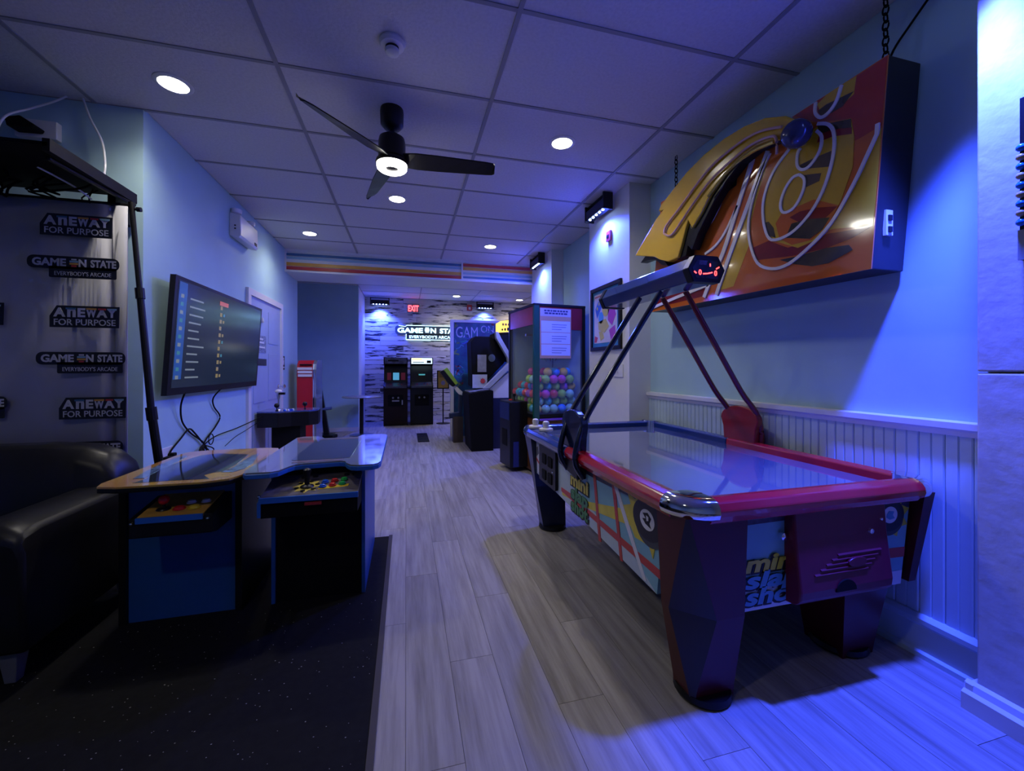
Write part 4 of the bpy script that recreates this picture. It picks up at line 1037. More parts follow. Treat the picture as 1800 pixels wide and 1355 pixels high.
M_CLOTH = mat('white_backdrop_cloth', (0.52, 0.52, 0.56), 0.8, noise=0.05, scale=5)
M_NAVY = mat('navy_logo_print', (0.008, 0.012, 0.03), 0.6, noise=0.1)
M_LOGOW = mat('white_logo_print', (0.62, 0.62, 0.68), 0.7, noise=0.05)
bd = thing('printed_backdrop', 'white fabric backdrop printed with repeated arcade logos', 'backdrop', (-2.4, 2.93, 0.4))
nx = 90
g = G(); v = []
xs = [-3.55 + (3.55 - 1.615) * i / nx for i in range(nx + 1)]
fold = lambda x: 0.010 * math.sin(x * 9.0) + 0.006 * math.sin(x * 23 + 1) + (0.05 * math.exp(-((x + 1.70) / 0.022) ** 2) if x > -1.9 else 0)
for z in (0.35, 1.3, 2.215):
    for x in xs:
        v.append((x, 2.94 + fold(x) * (1.0 if z < 2 else 0.4), z - 0.006 * (x + 2.5) * (z > 2)))
f = []
for r in range(2):
    for i in range(nx):
        a = r * (nx + 1) + i
        f.append((a, a + 1, a + nx + 2, a + nx + 1))
cl = part('cloth', g.add(v, f), M_CLOTH, bd, shade=True)
md = cl.modifiers.new('thickness', 'SOLIDIFY'); md.thickness = 0.003
def logo_b(cx, cz, w):
    """wide two-line mark: arcade name above, line below"""
    y = 2.905
    p = part('logo', G().prism(rrect(cx - w / 2, cx + w / 2, cz - 0.005, cz + 0.068, 0.03), 'y', y, y + 0.002).prism(rrect(cx - w * 0.27, cx + w * 0.47, cz - 0.055, cz + 0.01, 0.008), 'y', y, y + 0.002), M_NAVY, bd)
    for s, x in (('GAME', -0.265), ('N', 0.095), ('STATE', 0.325)):
        lettering('logo_lettering', s, 0.058, M_LOGOW, p, (cx + x * w, y - 0.0015, cz + 0.012), (1, 0, 0), (0, 0, 1), 0.0022, 0.0006, width={'GAME': 0.36 * w, 'N': 0.085 * w, 'STATE': 0.285 * w}[s])
    for k, (a, b, m) in enumerate(((0.008, 0.018, S_RED), (0.021, 0.031, S_ORANGE), (0.034, 0.044, S_SKY), (0.047, 0.055, M_LOGOW))):
        hw = (0.5 - abs((a + b) / 2 - 0.032) / 0.055) * 0.085 * w + 0.006
        part('logo_stripe', box(cx + 0.0 * w - hw, cx + 0.0 * w + hw, y - 0.002, y, cz + a, cz + b), m, p)
    lettering('logo_lettering', "EVERYBODY'S ARCADE", 0.032, M_LOGOW, p, (cx + 0.1 * w, y - 0.0015, cz - 0.042), (1, 0, 0), (0, 0, 1), 0, 0.0006, width=w * 0.62, height=0.024)
def logo_a(cx, cz, w):
    y = 2.905
    p = part('logo', G().prism([(cx - w * 0.5, cz - 0.055), (cx + w * 0.49, cz - 0.055), (cx + w * 0.5, cz + 0.07), (cx - w * 0.40, cz + 0.07), (cx - w * 0.5, cz + 0.01)], 'y', y, y + 0.002), M_NAVY, bd)
    for s, x, ww in (('A', -0.36, 0.17), ('n', -0.19, 0.12), ('E', -0.055, 0.11), ('W', 0.09, 0.15), ('A', 0.245, 0.16), ('Y', 0.39, 0.15)):
        lettering('logo_lettering', s, 0.07, M_LOGOW, p, (cx + x * w, y - 0.0015, cz + 0.008), (1, 0, 0), (0, 0, 1), 0.003, 0.0006, width=ww * w, height=0.052)
    for x0, x1, m in ((-0.27, -0.13, S_BLUE), (0.02, 0.165, S_ORANGE), (0.19, 0.30, S_RED), (0.33, 0.46, S_SKY)):
        part('logo_stripe', box(cx + x0 * w, cx + x1 * w, y - 0.0030, y - 0.001, cz + 0.048, cz + 0.058), m, p)
    lettering('logo_lettering', 'FOR PURPOSE', 0.045, M_LOGOW, p, (cx, y - 0.0015, cz - 0.042), (1, 0, 0), (0, 0, 1), 0.0004, 0.0006, width=w * 0.88, height=0.036)
logo_a(-1.842, 2.055, 0.34); logo_b(-1.855, 1.815, 0.43); logo_a(-1.803, 1.53, 0.33); logo_b(-1.82, 1.265, 0.42); logo_a(-1.765, 1.00, 0.32); logo_b(-1.83, 0.745, 0.42)
logo_b(-2.42, 2.06, 0.43); logo_a(-2.40, 1.815, 0.34); logo_a(-2.335, 1.535, 0.33); logo_b(-2.37, 1.015, 0.43)
bs = thing('backdrop_stand', 'black telescopic backdrop pole leaning beside the printed cloth', 'stand', (-1.42, 2.85, 0.006))
pole = [(-1.605, 2.95, 2.24), (-1.54, 2.91, 1.69), (-1.465, 2.875, 0.98), (-1.36, 2.91, 0.006)]
def lerp3(a, b, t):
    return tuple(a[i] + (b[i] - a[i]) * t for i in range(3))
part('upper_tube', G().tube([pole[0], pole[1]], 0.014, 12), M_BLACK, bs)
part('middle_tube', G().tube([pole[1], pole[2]], 0.018, 12), M_BLACK, bs)
part('lower_tube', G().tube([pole[2], pole[3]], 0.022, 12), M_BLACK, bs)
part('collar', G().tube([lerp3(pole[0], pole[1], 0.95), lerp3(pole[1], pole[2], 0.05)], 0.023, 12), M_BLACK, bs)
part('collar', G().tube([lerp3(pole[1], pole[2], 0.96), lerp3(pole[2], pole[3], 0.05)], 0.027, 12), M_BLACK, bs)
part('knob', G().lathe([(0.008, 0), (0.008, 0.02), (0.014, 0.024), (0.014, 0.045), (0, 0.047)], (-1.60, 2.95, 2.20), 12, 'x'), M_BLACK, bs)
part('cross_bar', G().tube([(-3.5, 2.968, 2.225), (-1.60, 2.968, 2.225)], 0.012, 10), M_BLACK, bs)

sh = thing('cable_shelf', 'black hanging shelf board with cables above the backdrop', 'shelf', (-2.4, 2.72, 2.28))
part('board', box(-3.4, -1.655, 2.43, 3.03, 2.30, 2.318), M_MATTE, sh)
part('edge_rail', box(-1.675, -1.645, 2.43, 3.08, 2.275, 2.335), M_BLACK, sh)
part('edge_rail', G().tube([(-1.70, 2.5, 2.27), (-1.65, 3.06, 2.262)], 0.012, 8), M_BLACK, sh)
for x in (-1.72, -2.6):
    part('bracket', box(x - 0.02, x + 0.02, 2.98, 3.165, 2.15, 2.31), M_BLACK, sh)
g = G()
for i in range(16):
    x = -2.75 + i * 0.062 + random.uniform(-0.02, 0.02); y = random.uniform(2.75, 2.98)
    pts = [(x, y, 2.30), (x + random.uniform(-0.05, 0.05), y - 0.03, 2.24), (x + random.uniform(-0.12, 0.12), y - 0.02, 2.20), (x + random.uniform(-0.1, 0.15), y + 0.01, 2.25), (x + random.uniform(-0.05, 0.2), y, 2.30)]
    g.tube(smooth(pts, 4), random.choice((0.004, 0.006)), 6)
single('cable_tangle', g, M_MATTE, 'tangle of black cables hanging below the black shelf', 'cables', shade=True)
single('power_adapter', G().prism(rrect(-2.20, -2.14, 2.16, 2.275, 0.012), 'y', 2.70, 2.745), M_WPLASTIC, 'white power adapter hanging among the shelf cables', 'adapter', bevel=0.004)
rb = thing('junction_box', 'white junction box with a black device on the alcove wall', 'junction box', (-2.18, 3.15, 2.64))
part('plate', box(-2.29, -2.085, 3.13, 3.172, 2.648, 2.758), M_WPLASTIC, rb, bevel=0.004)
part('device', G().prism([(-2.27, 2.665), (-2.15, 2.67), (-2.14, 2.69), (-2.21, 2.735), (-2.28, 2.715)], 'y', 3.05, 3.131), M_MATTE, rb, bevel=0.006)
single('white_cable', G().tube(smooth([(-2.04, 3.14, 2.93), (-2.10, 3.12, 2.87), (-2.20, 3.10, 2.80), (-2.25, 3.02, 2.70), (-2.24, 2.95, 2.55), (-2.22, 2.9, 2.32)], 6), 0.006, 8), M_WPLASTIC, 'white cable curving past the junction box to the shelf', 'cable', shade=True)
single('white_cable', G().tube(smooth([(-1.96, 3.14, 2.93), (-1.91, 3.12, 2.80), (-1.84, 3.10, 2.66), (-1.805, 3.07, 2.52), (-1.80, 3.05, 2.42), (-1.80, 3.00, 2.32)], 6), 0.006, 8), M_WPLASTIC, 'white cable dropping straight from the ceiling to the shelf', 'cable', shade=True)
single('white_cable', G().tube(smooth([(-1.88, 2.70, 2.30), (-1.84, 2.76, 2.28), (-1.79, 2.82, 2.25), (-1.75, 2.87, 2.21)], 5), 0.005, 8), M_WPLASTIC, 'white cable looping from under the shelf onto the backdrop', 'cable', shade=True)

# ================================================================ arcade pedestal by the door
ped = thing('arcade_pedestal', 'black arcade pedestal with a glossy blue control deck', 'arcade game', (-1.35, 5.25, 0))
deck = [(-1.62, 5.12), (-1.40, 5.09), (-1.28, 5.16), (-1.10, 5.20), (-1.02, 5.30), (-1.04, 5.52), (-1.62, 5.52)]
part('console', G().prism(deck, 'z', 0.57, 0.735), M_BLACK, ped, bevel=0.006)
part('deck', G().prism(deck, 'z', 0.735, 0.75), mat('glossy_blue_deck', (0.10, 0.14, 0.45), 0.15, noise=0.6, scale=22, coat=0.8), ped)
part('column', box(-1.50, -1.20, 5.22, 5.50, 0.0, 0.57), M_MATTE, ped)
for x, y in ((-1.44, 5.20), (-1.18, 5.36)):
    j = part('joystick', G().lathe([(0.018, 0), (0.006, 0.01), (0.006, 0.045)], (x, y, 0.75), 12), M_BLACK, ped)
    part('joystick_knob', G().ball((x, y, 0.81), 0.028, 14), M_BLACK, j, shade=True)
for i in range(6):
    button(-1.36 + 0.035 * (i % 3), 5.20 + 0.05 * (i // 3) + 0.015 * (i % 3), 0.75, 'white' if i % 2 else 'blue', ped, 0.012)
tr = thing('small_lamp_figure', 'small chrome and white figure standing on the glossy blue deck', 'figurine', (-1.45, 5.30, 0.75))
part('stem', G().lathe([(0.03, 0), (0.025, 0.01), (0.008, 0.015), (0.008, 0.12), (0.016, 0.14), (0.02, 0.18), (0.012, 0.20), (0, 0.2)], (-1.45, 5.30, 0.75), 14), M_STEEL, tr, shade=True)
part('head', G().ball((-1.45, 5.30, 0.965), 0.034, 14, (1.2, 1, 0.8)), M_WPLASTIC, tr, shade=True)
part('visor', box(-1.44, -1.375, 5.265, 5.30, 0.93, 0.955), M_BLACK, tr)

# ================================================================ red upright machine
rm = thing('red_upright_machine', 'tall red upright machine with rounded top and white lettering strips', 'arcade game', (-1.42, 6.7, 0))
prof = [(6.50, 0.0), (6.50, 1.22), (6.53, 1.30), (6.60, 1.35), (6.70, 1.36), (6.95, 1.36), (6.95, 0.0)]
M_RMR = mat('machine_red', (0.50, 0.012, 0.02), 0.35, noise=0.1, scale=5)
part('body', G().prism(prof, 'x', -1.54, -1.325), M_RMR, rm, bevel=0.006)
part('side_trim', G().prism([(y + (0.0 if y > 6.6 else -0.012), z) for y, z in prof], 'x', -1.325, -1.305), M_CHROME, rm, bevel=0.003)
part('side_panel', G().prism(prof, 'x', -1.305, -1.28), mat('polished_side', (0.5, 0.52, 0.6), 0.15, 0.8, noise=0.15, scale=10), rm)
for i, z in enumerate((1.215, 1.165, 1.115)):
    part('white_strip', box(-1.53 + 0.004 * i, -1.335, 6.488, 6.502, z, z + 0.036), M_WPLASTIC, rm)
part('dark_strip', box(-1.50, -1.34, 6.50, 6.53, 1.285, 1.30), M_BLACK, rm)

# ================================================================ leaning black post and bar table in the recess
lp = thing('leaning_stand', 'black leaning floor stand before the recess wall', 'stand', (-1.38, 7.9, 0))
part('post', G().loft([[(-1.38 + u * 0.045, 7.9 + w * 0.045, 0.05) for u, w in ((-1, -1), (1, -1), (1, 1), (-1, 1))], [(-1.50 + u * 0.025, 7.95 + w * 0.03, 0.90) for u, w in ((-1, -1), (1, -1), (1, 1), (-1, 1))]]), M_BLACK, lp, bevel=0.005)
part('foot', G().prism([(-1.58, 7.80), (-1.25, 7.72), (-1.19, 7.86), (-1.30, 8.02), (-1.50, 8.02)], 'z', 0.0, 0.055), M_BLACK, lp, bevel=0.015)
part('handle', G().tube([(-1.58, 7.90, 0.50), (-1.44, 7.91, 0.505), (-1.30, 7.90, 0.52)], 0.028, 10), mat('dull_blue_grip', (0.12, 0.18, 0.38), 0.4, noise=0.3), lp, shade=True)
btb = thing('bar_table', 'thin round pedestal table near the blue-lit board wall', 'table', (-0.82, 8.0, 0))
part('table_top', G().lathe([(0, 0.0), (0.33, 0.0), (0.345, 0.010), (0.33, 0.022), (0, 0.022)], (-0.80, 7.98, 0.70), 36), mat('grey_table_top', (0.3, 0.3, 0.32), 0.25, noise=0.1), btb, shade=True)
part('pole', G().lathe([(0.035, 0.02), (0.035, 0.70)], (-0.80, 7.98, 0), 16), M_BLACK, btb, shade=True)
part('base', G().lathe([(0, 0), (0.21, 0), (0.21, 0.012), (0.05, 0.03), (0, 0.03)], (-0.80, 7.98, 0), 28), M_STEEL, btb, shade=True)

# ================================================================ back wall signs
ex = thing('exit_sign', 'red lit exit sign on the whitewashed board wall', 'exit sign', (0.16, 9.84, 2.55))
part('case', box(0.02, 0.30, 9.80, 9.853, 2.545, 2.75), mat('grey_case', (0.40, 0.40, 0.40), 0.4, noise=0.05), ex, bevel=0.004)
M_EXIT = mat('lit_exit_letters', (0.6, 0.02, 0.02), 0.4, emit=(1.0, 0.04, 0.05), power=4.5, noise=0.01)
lettering('lettering', 'EXIT', 0.2, M_EXIT, ex, (0.16, 9.798, 2.575), (1, 0, 0), (0, 0, 1), 0.004, 0.001, width=0.24, height=0.14)
fa = thing('fire_alarm', 'small red fire alarm high on the whitewashed board wall', 'fire alarm', (1.49, 9.84, 2.63))
part('body', box(1.43, 1.55, 9.815, 9.853, 2.64, 2.78), S_RED, fa, bevel=0.004)
part('strobe', box(1.465, 1.515, 9.79, 9.816, 2.66, 2.72), M_WPLASTIC, fa, bevel=0.004)
fa2 = thing('fire_alarm_pull', 'small red alarm box high on the white pier', 'fire alarm', (1.95, 3.66, 2.56))
part('body', box(1.935, 1.961, 3.62, 3.70, 2.50, 2.60), S_RED, fa2, bevel=0.003)
part('lens', box(1.93, 1.936, 3.64, 3.68, 2.53, 2.56), M_BLACK, fa2)
neon = thing('neon_sign', 'glowing pale cyan neon sign on the whitewashed board wall', 'neon sign', (0.45, 9.82, 1.9))
M_NEON = mat('lit_neon', (0.6, 0.9, 1), 0.4, emit=(0.50, 0.85, 1.0), power=1.5, noise=0.01)
part('back_plate', G().prism(rrect(-0.25, 1.36, 2.03, 2.24, 0.07), 'y', 9.84, 9.853).prism(rrect(0.0, 1.22, 1.91, 2.05, 0.01), 'y', 9.84, 9.853), mat('clear_plate', (0.10, 0.14, 0.18), 0.3, noise=0.1), neon)
for s, x, w in (('GAME', 0.09, 0.58), ('N', 0.625, 0.13), ('STATE', 1.035, 0.52)):
    lettering('lettering', s, 0.17, M_NEON, neon, (x, 9.836, 2.075), (1, 0, 0), (0, 0, 1), 0.006, 0.003, width=w, height=0.12)
g = G()
for k in range(4):
    z = 2.085 + k * 0.032
    hw = 0.055 * math.sqrt(max(0.1, 1 - ((k - 1.5) / 2.2) ** 2))
    g.box(0.48 - hw, 0.48 + hw, 9.832, 9.838, z, z + 0.022)
part('lettering', g, M_NEON, neon)
lettering('lettering', "EVERYBODY'S ARCADE", 0.08, M_NEON, neon, (0.61, 9.836, 1.945), (1, 0, 0), (0, 0, 1), 0.0005, 0.002, width=1.08, height=0.07)
part('outline_tube', G().tube([(0.0, 9.836, 2.04), (0.0, 9.836, 1.91), (1.22, 9.836, 1.91), (1.22, 9.836, 2.04)], 0.008, 8), M_NEON, neon)
part('outline_tube', G().tube([(x, 9.836, z) for x, z in [(-0.17, 2.235), (-0.02, 2.215), (0.02, 2.245), (1.30, 2.245), (1.34, 2.20)]], 0.006, 8), M_NEON, neon)
vt = thing('ceiling_vent', 'small white ceiling vent behind the striped beam', 'vent', (0.52, 7.95, BCEIL))
part('frame', box(0.38, 0.66, 7.82, 8.06, BCEIL - 0.012, BCEIL + 0.002), M_WPLASTIC, vt)
for i in range(5):
    part('slat', box(0.40, 0.62, 7.845 + i * 0.042, 7.865 + i * 0.042, BCEIL - 0.016, BCEIL - 0.011), M_BLACK, vt)
fm = thing('floor_grille', 'black floor grille set in the planks of the hall', 'grille', (0.29, 7.45, 0))
part('plate', box(0.19, 0.38, 6.97, 7.90, 0.0, 0.006), M_MATTE, fm)
for i in range(8):
    part('slat', box(0.205, 0.365, 7.02 + i * 0.11, 7.08 + i * 0.11, 0.005, 0.010), M_BLACK, fm)

# ================================================================ two upright cabinets at the board wall
def upright(x0, x1, yf, h, label, body, lit, scr_e, coinm):
    t = thing('upright_arcade', label, 'arcade game', ((x0 + x1) / 2, yf + 0.3, 0), group='upright cabinets at the board wall')
    yb = yf + 0.62
    sp_ = [(yf, 0.0), (yf, 0.80), (yf - 0.03, 0.86), (yf + 0.02, 0.90), (yf + 0.17, 0.95), (yf + 0.25, 1.28), (yf + 0.06, 1.33), (yf + 0.05, h), (yb, h), (yb, 0)]
    for x in (x0, x1 - 0.02):
        part('side_board', G().prism(sp_, 'x', x, x + 0.02), body, t)
    part('front_panel', box(x0 + 0.02, x1 - 0.02, yf + 0.012, yf + 0.04, 0.02, 0.82), body, t)
    part('back_panel', box(x0 + 0.02, x1 - 0.02, yb - 0.03, yb - 0.005, 0.0, h - 0.01), M_MATTE, t)
    cd = part('coin_door', box(x0 + 0.09, x1 - 0.09, yf + 0.002, yf + 0.013, 0.42, 0.66), M_MATTE, t, bevel=0.004)
    for dx in (-0.055, 0.055):
        part('coin_slot', G().lathe([(0, 0), (0.022, 0), (0.018, -0.008), (0, -0.009)], ((x0 + x1) / 2 + dx, yf + 0.003, 0.60), 12, 'y'), M_STEEL, cd)
    if coinm:
        part('coin_return', box((x0 + x1) / 2 - 0.075, (x0 + x1) / 2 + 0.075, yf - 0.004, yf + 0.003, 0.52, 0.55), M_STEEL, cd)
        part('lock_lever', box(x1 - 0.125, x1 - 0.10, yf - 0.006, yf + 0.003, 0.45, 0.55), M_STEEL, cd)
    part('control_panel', G().prism([(yf - 0.03, 0.845), (yf + 0.17, 0.93), (yf + 0.17, 0.90), (yf - 0.03, 0.81)], 'x', x0 + 0.02, x1 - 0.02), mat('control_metal', (0.12, 0.12, 0.14), 0.3, 0.5, noise=0.3), t)
    for dx in (-0.1, 0.05, 0.12):
        part('button', G().lathe([(0.015, 0), (0.012, 0.012), (0, 0.014)], ((x0 + x1) / 2 + dx, yf + 0.07, 0.885), 10), M_BTN['red'], t)
    part('monitor', G().prism([(yf + 0.17, 0.93), (yf + 0.27, 1.29), (yf + 0.30, 1.29), (yf + 0.20, 0.93)], 'x', x0 + 0.02, x1 - 0.02), M_BLACK, t)
    a, b = scr_e
    part('screen_image', G().prism([(yf + 0.160 + a[2] * 0.28, 0.93 + a[2]), (yf + 0.160 + a[3] * 0.28, 0.93 + a[3]), (yf + 0.182 + a[3] * 0.28, 0.93 + a[3]), (yf + 0.182 + a[2] * 0.28, 0.93 + a[2])], 'x', x0 + a[0], x0 + a[1]), b, t)
    mq = part('marquee', box(x0 + 0.02, x1 - 0.02, yf + 0.045, yf + 0.06, 1.335, h - 0.01), lit, t)
    part('roof', box(x0 + 0.02, x1 - 0.02, yf + 0.05, yb, h - 0.02, h), M_MATTE, t)
    return t, mq
u1, q1 = upright(-0.47, 0.03, 9.10, 1.47, 'brown-black upright arcade with a dim marquee and steel coin slots', mat('dark_brown_laminate', (0.016, 0.007, 0.005), 0.5, noise=0.2, spec=0.2),
             mat('dim_marquee', (0.2, 0.2, 0.24), 0.3, noise=0.7, scale=9),
             ((0.19, 0.32, 0.05, 0.21), mat('cyan_screen', (0.02, 0.05, 0.1), 0.2, emit=(0.10, 0.42, 0.75), power=0.35, noise=0.1)), True)
part('red_bezel_art', box(-0.40, -0.32, 9.275, 9.285, 0.98, 1.14), S_RED, u1)
part('red_bezel_art', box(-0.11, -0.02, 9.275, 9.285, 0.98, 1.14), S_RED, u1)
part('marquee_art', box(-0.38, -0.16, 9.140, 9.146, 1.385, 1.42), M_BLACK, q1)
u2, q2 = upright(0.09, 0.575, 9.10, 1.47, 'charcoal upright arcade with a bright white and yellow marquee', mat('charcoal_laminate', (0.014, 0.016, 0.020), 0.45, noise=0.15, spec=0.2),
             mat('lit_marquee', (0.6, 0.75, 0.9), 0.3, emit=(0.55, 0.78, 1.0), power=0.9, noise=0.05),
             ((0.18, 0.32, 0.15, 0.18), mat('teal_screen_glow', (0.02, 0.05, 0.06), 0.2, emit=(0.10, 0.5, 0.6), power=0.3, noise=0.1)), False)
part('marquee_art', box(0.12, 0.34, 9.138, 9.146, 1.415, 1.455), mat('lit_marquee_yellow', (0.6, 0.4, 0.1), 0.3, emit=(1.0, 0.7, 0.2), power=1.3, noise=0.05), q2)
part('marquee_art', box(0.14, 0.38, 9.138, 9.146, 1.362, 1.378), S_BLUE, q2)
part('marquee_art', box(0.44, 0.53, 9.138, 9.146, 1.35, 1.41), M_BLACK, q2)

ys = thing('sign_stand', 'black floor stand holding a yellow framed notice', 'sign stand', (0.80, 9.2, 0))
part('base', G().lathe([(0, 0), (0.15, 0), (0.15, 0.012), (0.03, 0.02), (0, 0.02)], (0.80, 9.2, 0), 24), M_BLACK, ys)
part('pole', G().lathe([(0.014, 0.01), (0.014, 0.80)], (0.80, 9.2, 0), 12), M_BLACK, ys)
part('frame', box(0.665, 0.935, 9.185, 9.215, 0.775, 1.19), M_BLACK, ys, bevel=0.003)
nb = part('notice', box(0.69, 0.91, 9.18, 9.186, 0.80, 1.165), mat('notice_yellow', (0.60, 0.36, 0.05), 0.5, noise=0.12), ys)
for i in range(4):
    part('lettering_line', box(0.71, 0.89 - 0.02 * (i % 2), 9.1785, 9.1805, 1.04 + i * 0.03, 1.052 + i * 0.03), M_BLACK, nb)
part('seal_print', G().prism(ellipse(0.80, 0.91, 0.045, 0.05, 20), 'y', 9.1785, 9.1805), mat('lilac_print', (0.4, 0.34, 0.45), 0.5, noise=0.2), nb)

# ================================================================ graffiti board, cabinet with yellow marquee, light gun
gb = thing('graffiti_board', 'white framed board covered in dark blue graffiti', 'board', (1.30, 7.45, 0))
GM = mat('graffiti_blue', (0.015, 0.04, 0.16), 0.5, scale=7, col2=(0.02, 0.14, 0.22))
part('board', box(0.80, 1.86, 7.42, 7.46, 0.0, 2.08), GM, gb)
part('frame', box(0.775, 0.835, 7.40, 7.48, 0, 2.12).box(0.835, 1.88, 7.40, 7.48, 2.075, 2.12), M_WPLASTIC, gb)
lettering('lettering', 'GAM', 0.28, mat('graffiti_white', (0.45, 0.5, 0.72), 0.5, noise=0.2), gb, (1.08, 7.418, 1.80), (1, 0, 0), (0, 0, 1), 0.0, 0.001, width=0.40, height=0.20)
lettering('lettering', 'ON', 0.2, mat('graffiti_white', (0.4, 0.4, 0.6), 0.5), gb, (1.46, 7.418, 1.90), (1, 0, 0), (0, 0, 1), 0.0, 0.001, width=0.24, height=0.13)
for i in range(26):
    c = random.choice(((0.05, 0.12, 0.45), (0.02, 0.22, 0.25), (0.35, 0.06, 0.08), (0.2, 0.3, 0.1), (0.1, 0.3, 0.5)))
    x, z = random.uniform(0.86, 1.75), random.uniform(0.95, 2.05)
    if x > 1.05 and z < 1.75:
        x = random.uniform(0.85, 1.0)
    pts = [(x, z)]
    for k in range(4):
        pts.append((min(1.84, max(0.845, pts[-1][0] + random.uniform(-0.07, 0.07))), pts[-1][1] + random.uniform(-0.06, 0.06)))
    part('graffiti_stroke', G().ribbon(pts, random.uniform(0.012, 0.03), 'y', 7.4175 - 0.0001 * i, 7.421), mat('graffiti_%d%d%d' % tuple(int(q * 99) for q in c), c, 0.5, noise=0.2), gb)
# deluxe cabinet: black console in front, white angled side panel, yellow marquee
dc = thing('gun_game_cabinet', 'large black arcade cabinet with white angled side and yellow marquee', 'arcade game', (1.35, 6.4, 0))
part('console', G().prism([(0.935, 0.0), (1.27, 0.0), (1.27, 0.90), (1.22, 0.915), (0.90, 0.865), (0.895, 0.80)], 'y', 5.98, 6.62), M_MATTE, dc, bevel=0.01)
part('console_top', G().prism([(0.92, 0.872), (1.21, 0.916), (1.21, 0.925), (0.92, 0.882)], 'y', 6.02, 6.58), mat('console_print', (0.30, 0.32, 0.42), 0.3, noise=0.8, scale=14), dc)
part('base', box(1.27, 1.88, 6.12, 6.85, 0.0, 0.78), mat('navy_base', (0.012, 0.018, 0.07), 0.4, noise=0.2), dc)
zpoly = [(1.14, 0.93), (1.24, 0.93), (1.62, 1.29), (1.60, 1.40), (1.42, 1.70), (1.37, 1.80), (1.33, 1.80), (1.34, 1.70), (1.52, 1.40), (1.53, 1.32)]
part('angled_frame', G().prism(zpoly, 'y', 6.10, 6.20), mat('pale_frame', (0.40, 0.42, 0.40), 0.4, noise=0.1), dc, bevel=0.006)
part('side_panel', G().prism([(1.24, 0.92), (1.66, 1.27), (1.90, 1.27), (1.90, 0.75), (1.28, 0.75)], 'y', 6.14, 6.22), M_WPLASTIC, dc)
part('hood', G().prism([(1.00, 0.95), (1.14, 0.95), (1.52, 1.33), (1.50, 1.40), (1.34, 1.70), (1.30, 1.74), (1.05, 1.74), (0.98, 1.66)], 'y', 6.30, 6.75), M_MATTE, dc, bevel=0.01)
part('hood', G().prism([(1.34, 1.70), (1.62, 1.35), (1.90, 1.30), (1.90, 1.80), (1.37, 1.80)], 'y', 6.24, 6.75), M_MATTE, dc)
mq = part('marquee', G().prism([(1.37, 1.80), (1.90, 1.84), (1.90, 2.05), (1.44, 1.98), (1.37, 1.94)], 'y', 6.22, 6.28), mat('lit_yellow_marquee', (0.7, 0.45, 0.03), 0.3, emit=(1.0, 0.62, 0.05), power=0.9, noise=0.02), dc)
for i in range(5):
    part('marquee_lettering', box(1.45 + i * 0.045, 1.475 + i * 0.045, 6.214, 6.221, 1.83, 1.86 + 0.01 * (i % 3)), M_MATTE, mq)
for i in range(4):
    part('marquee_lettering', box(1.46 + i * 0.045, 1.49 + i * 0.045, 6.214, 6.221, 1.91, 1.945), mat('marquee_brown', (0.25, 0.12, 0.01), 0.5, noise=0.2), mq)
part('notice_sheet', box(1.08, 1.22, 6.285, 6.301, 1.18, 1.45), mat('grey_sheet', (0.30, 0.31, 0.36), 0.5, noise=0.25, scale=20), dc)
part('notice_sheet', box(1.00, 1.23, 6.27, 6.290, 0.93, 1.14), mat('white_sheet', (0.5, 0.55, 0.60), 0.5, noise=0.2, scale=12), dc)
part('red_emblem', G().prism([(1.16 + (0.045 if k % 2 == 0 else 0.03) * math.cos(2 * PI * k / 16), 1.04 + (0.05 if k % 2 == 0 else 0.033) * math.sin(2 * PI * k / 16)) for k in range(16)], 'y', 6.262, 6.271), S_RED, dc)
part('speaker_grille', G().prism(ellipse(1.31, 1.40, 0.055, 0.06, 20), 'y', 6.292, 6.301), mat('grille_grey', (0.10, 0.13, 0.15), 0.4, noise=0.3), dc)
seat = thing('swing_seat', 'lime green and black padded seat back on a white bracket', 'seat', (0.82, 6.9, 0))
part('pad', G().prism([(0.60, 1.21), (0.66, 1.25), (0.84, 0.99), (0.80, 0.955)], 'y', 6.78, 6.95), mat('lime_vinyl', (0.28, 0.50, 0.04), 0.4, noise=0.1), seat, bevel=0.008)
part('shell', G().prism([(0.545, 1.185), (0.60, 1.21), (0.80, 0.955), (0.75, 0.93), (0.68, 0.985)], 'y', 6.78, 6.95), M_BLACK, seat, bevel=0.006)
part('bracket', G().prism([(0.74, 0.97), (0.80, 0.95), (0.92, 0.84), (0.90, 0.76), (0.82, 0.84)], 'y', 6.82, 6.91), M_WPLASTIC, seat, bevel=0.004)
part('pedestal', G().prism([(0.70, 0.40), (0.90, 0.42), (0.93, 0.78), (0.86, 0.80), (0.85, 0.50), (0.70, 0.48)], 'y', 6.80, 6.93), mat('navy_seat', (0.01, 0.02, 0.06), 0.4, noise=0.2), seat, bevel=0.006)
part('floor_foot', box(0.76, 0.92, 6.78, 6.95, 0, 0.43), mat('brown_foot', (0.05, 0.035, 0.03), 0.5, noise=0.3), seat)

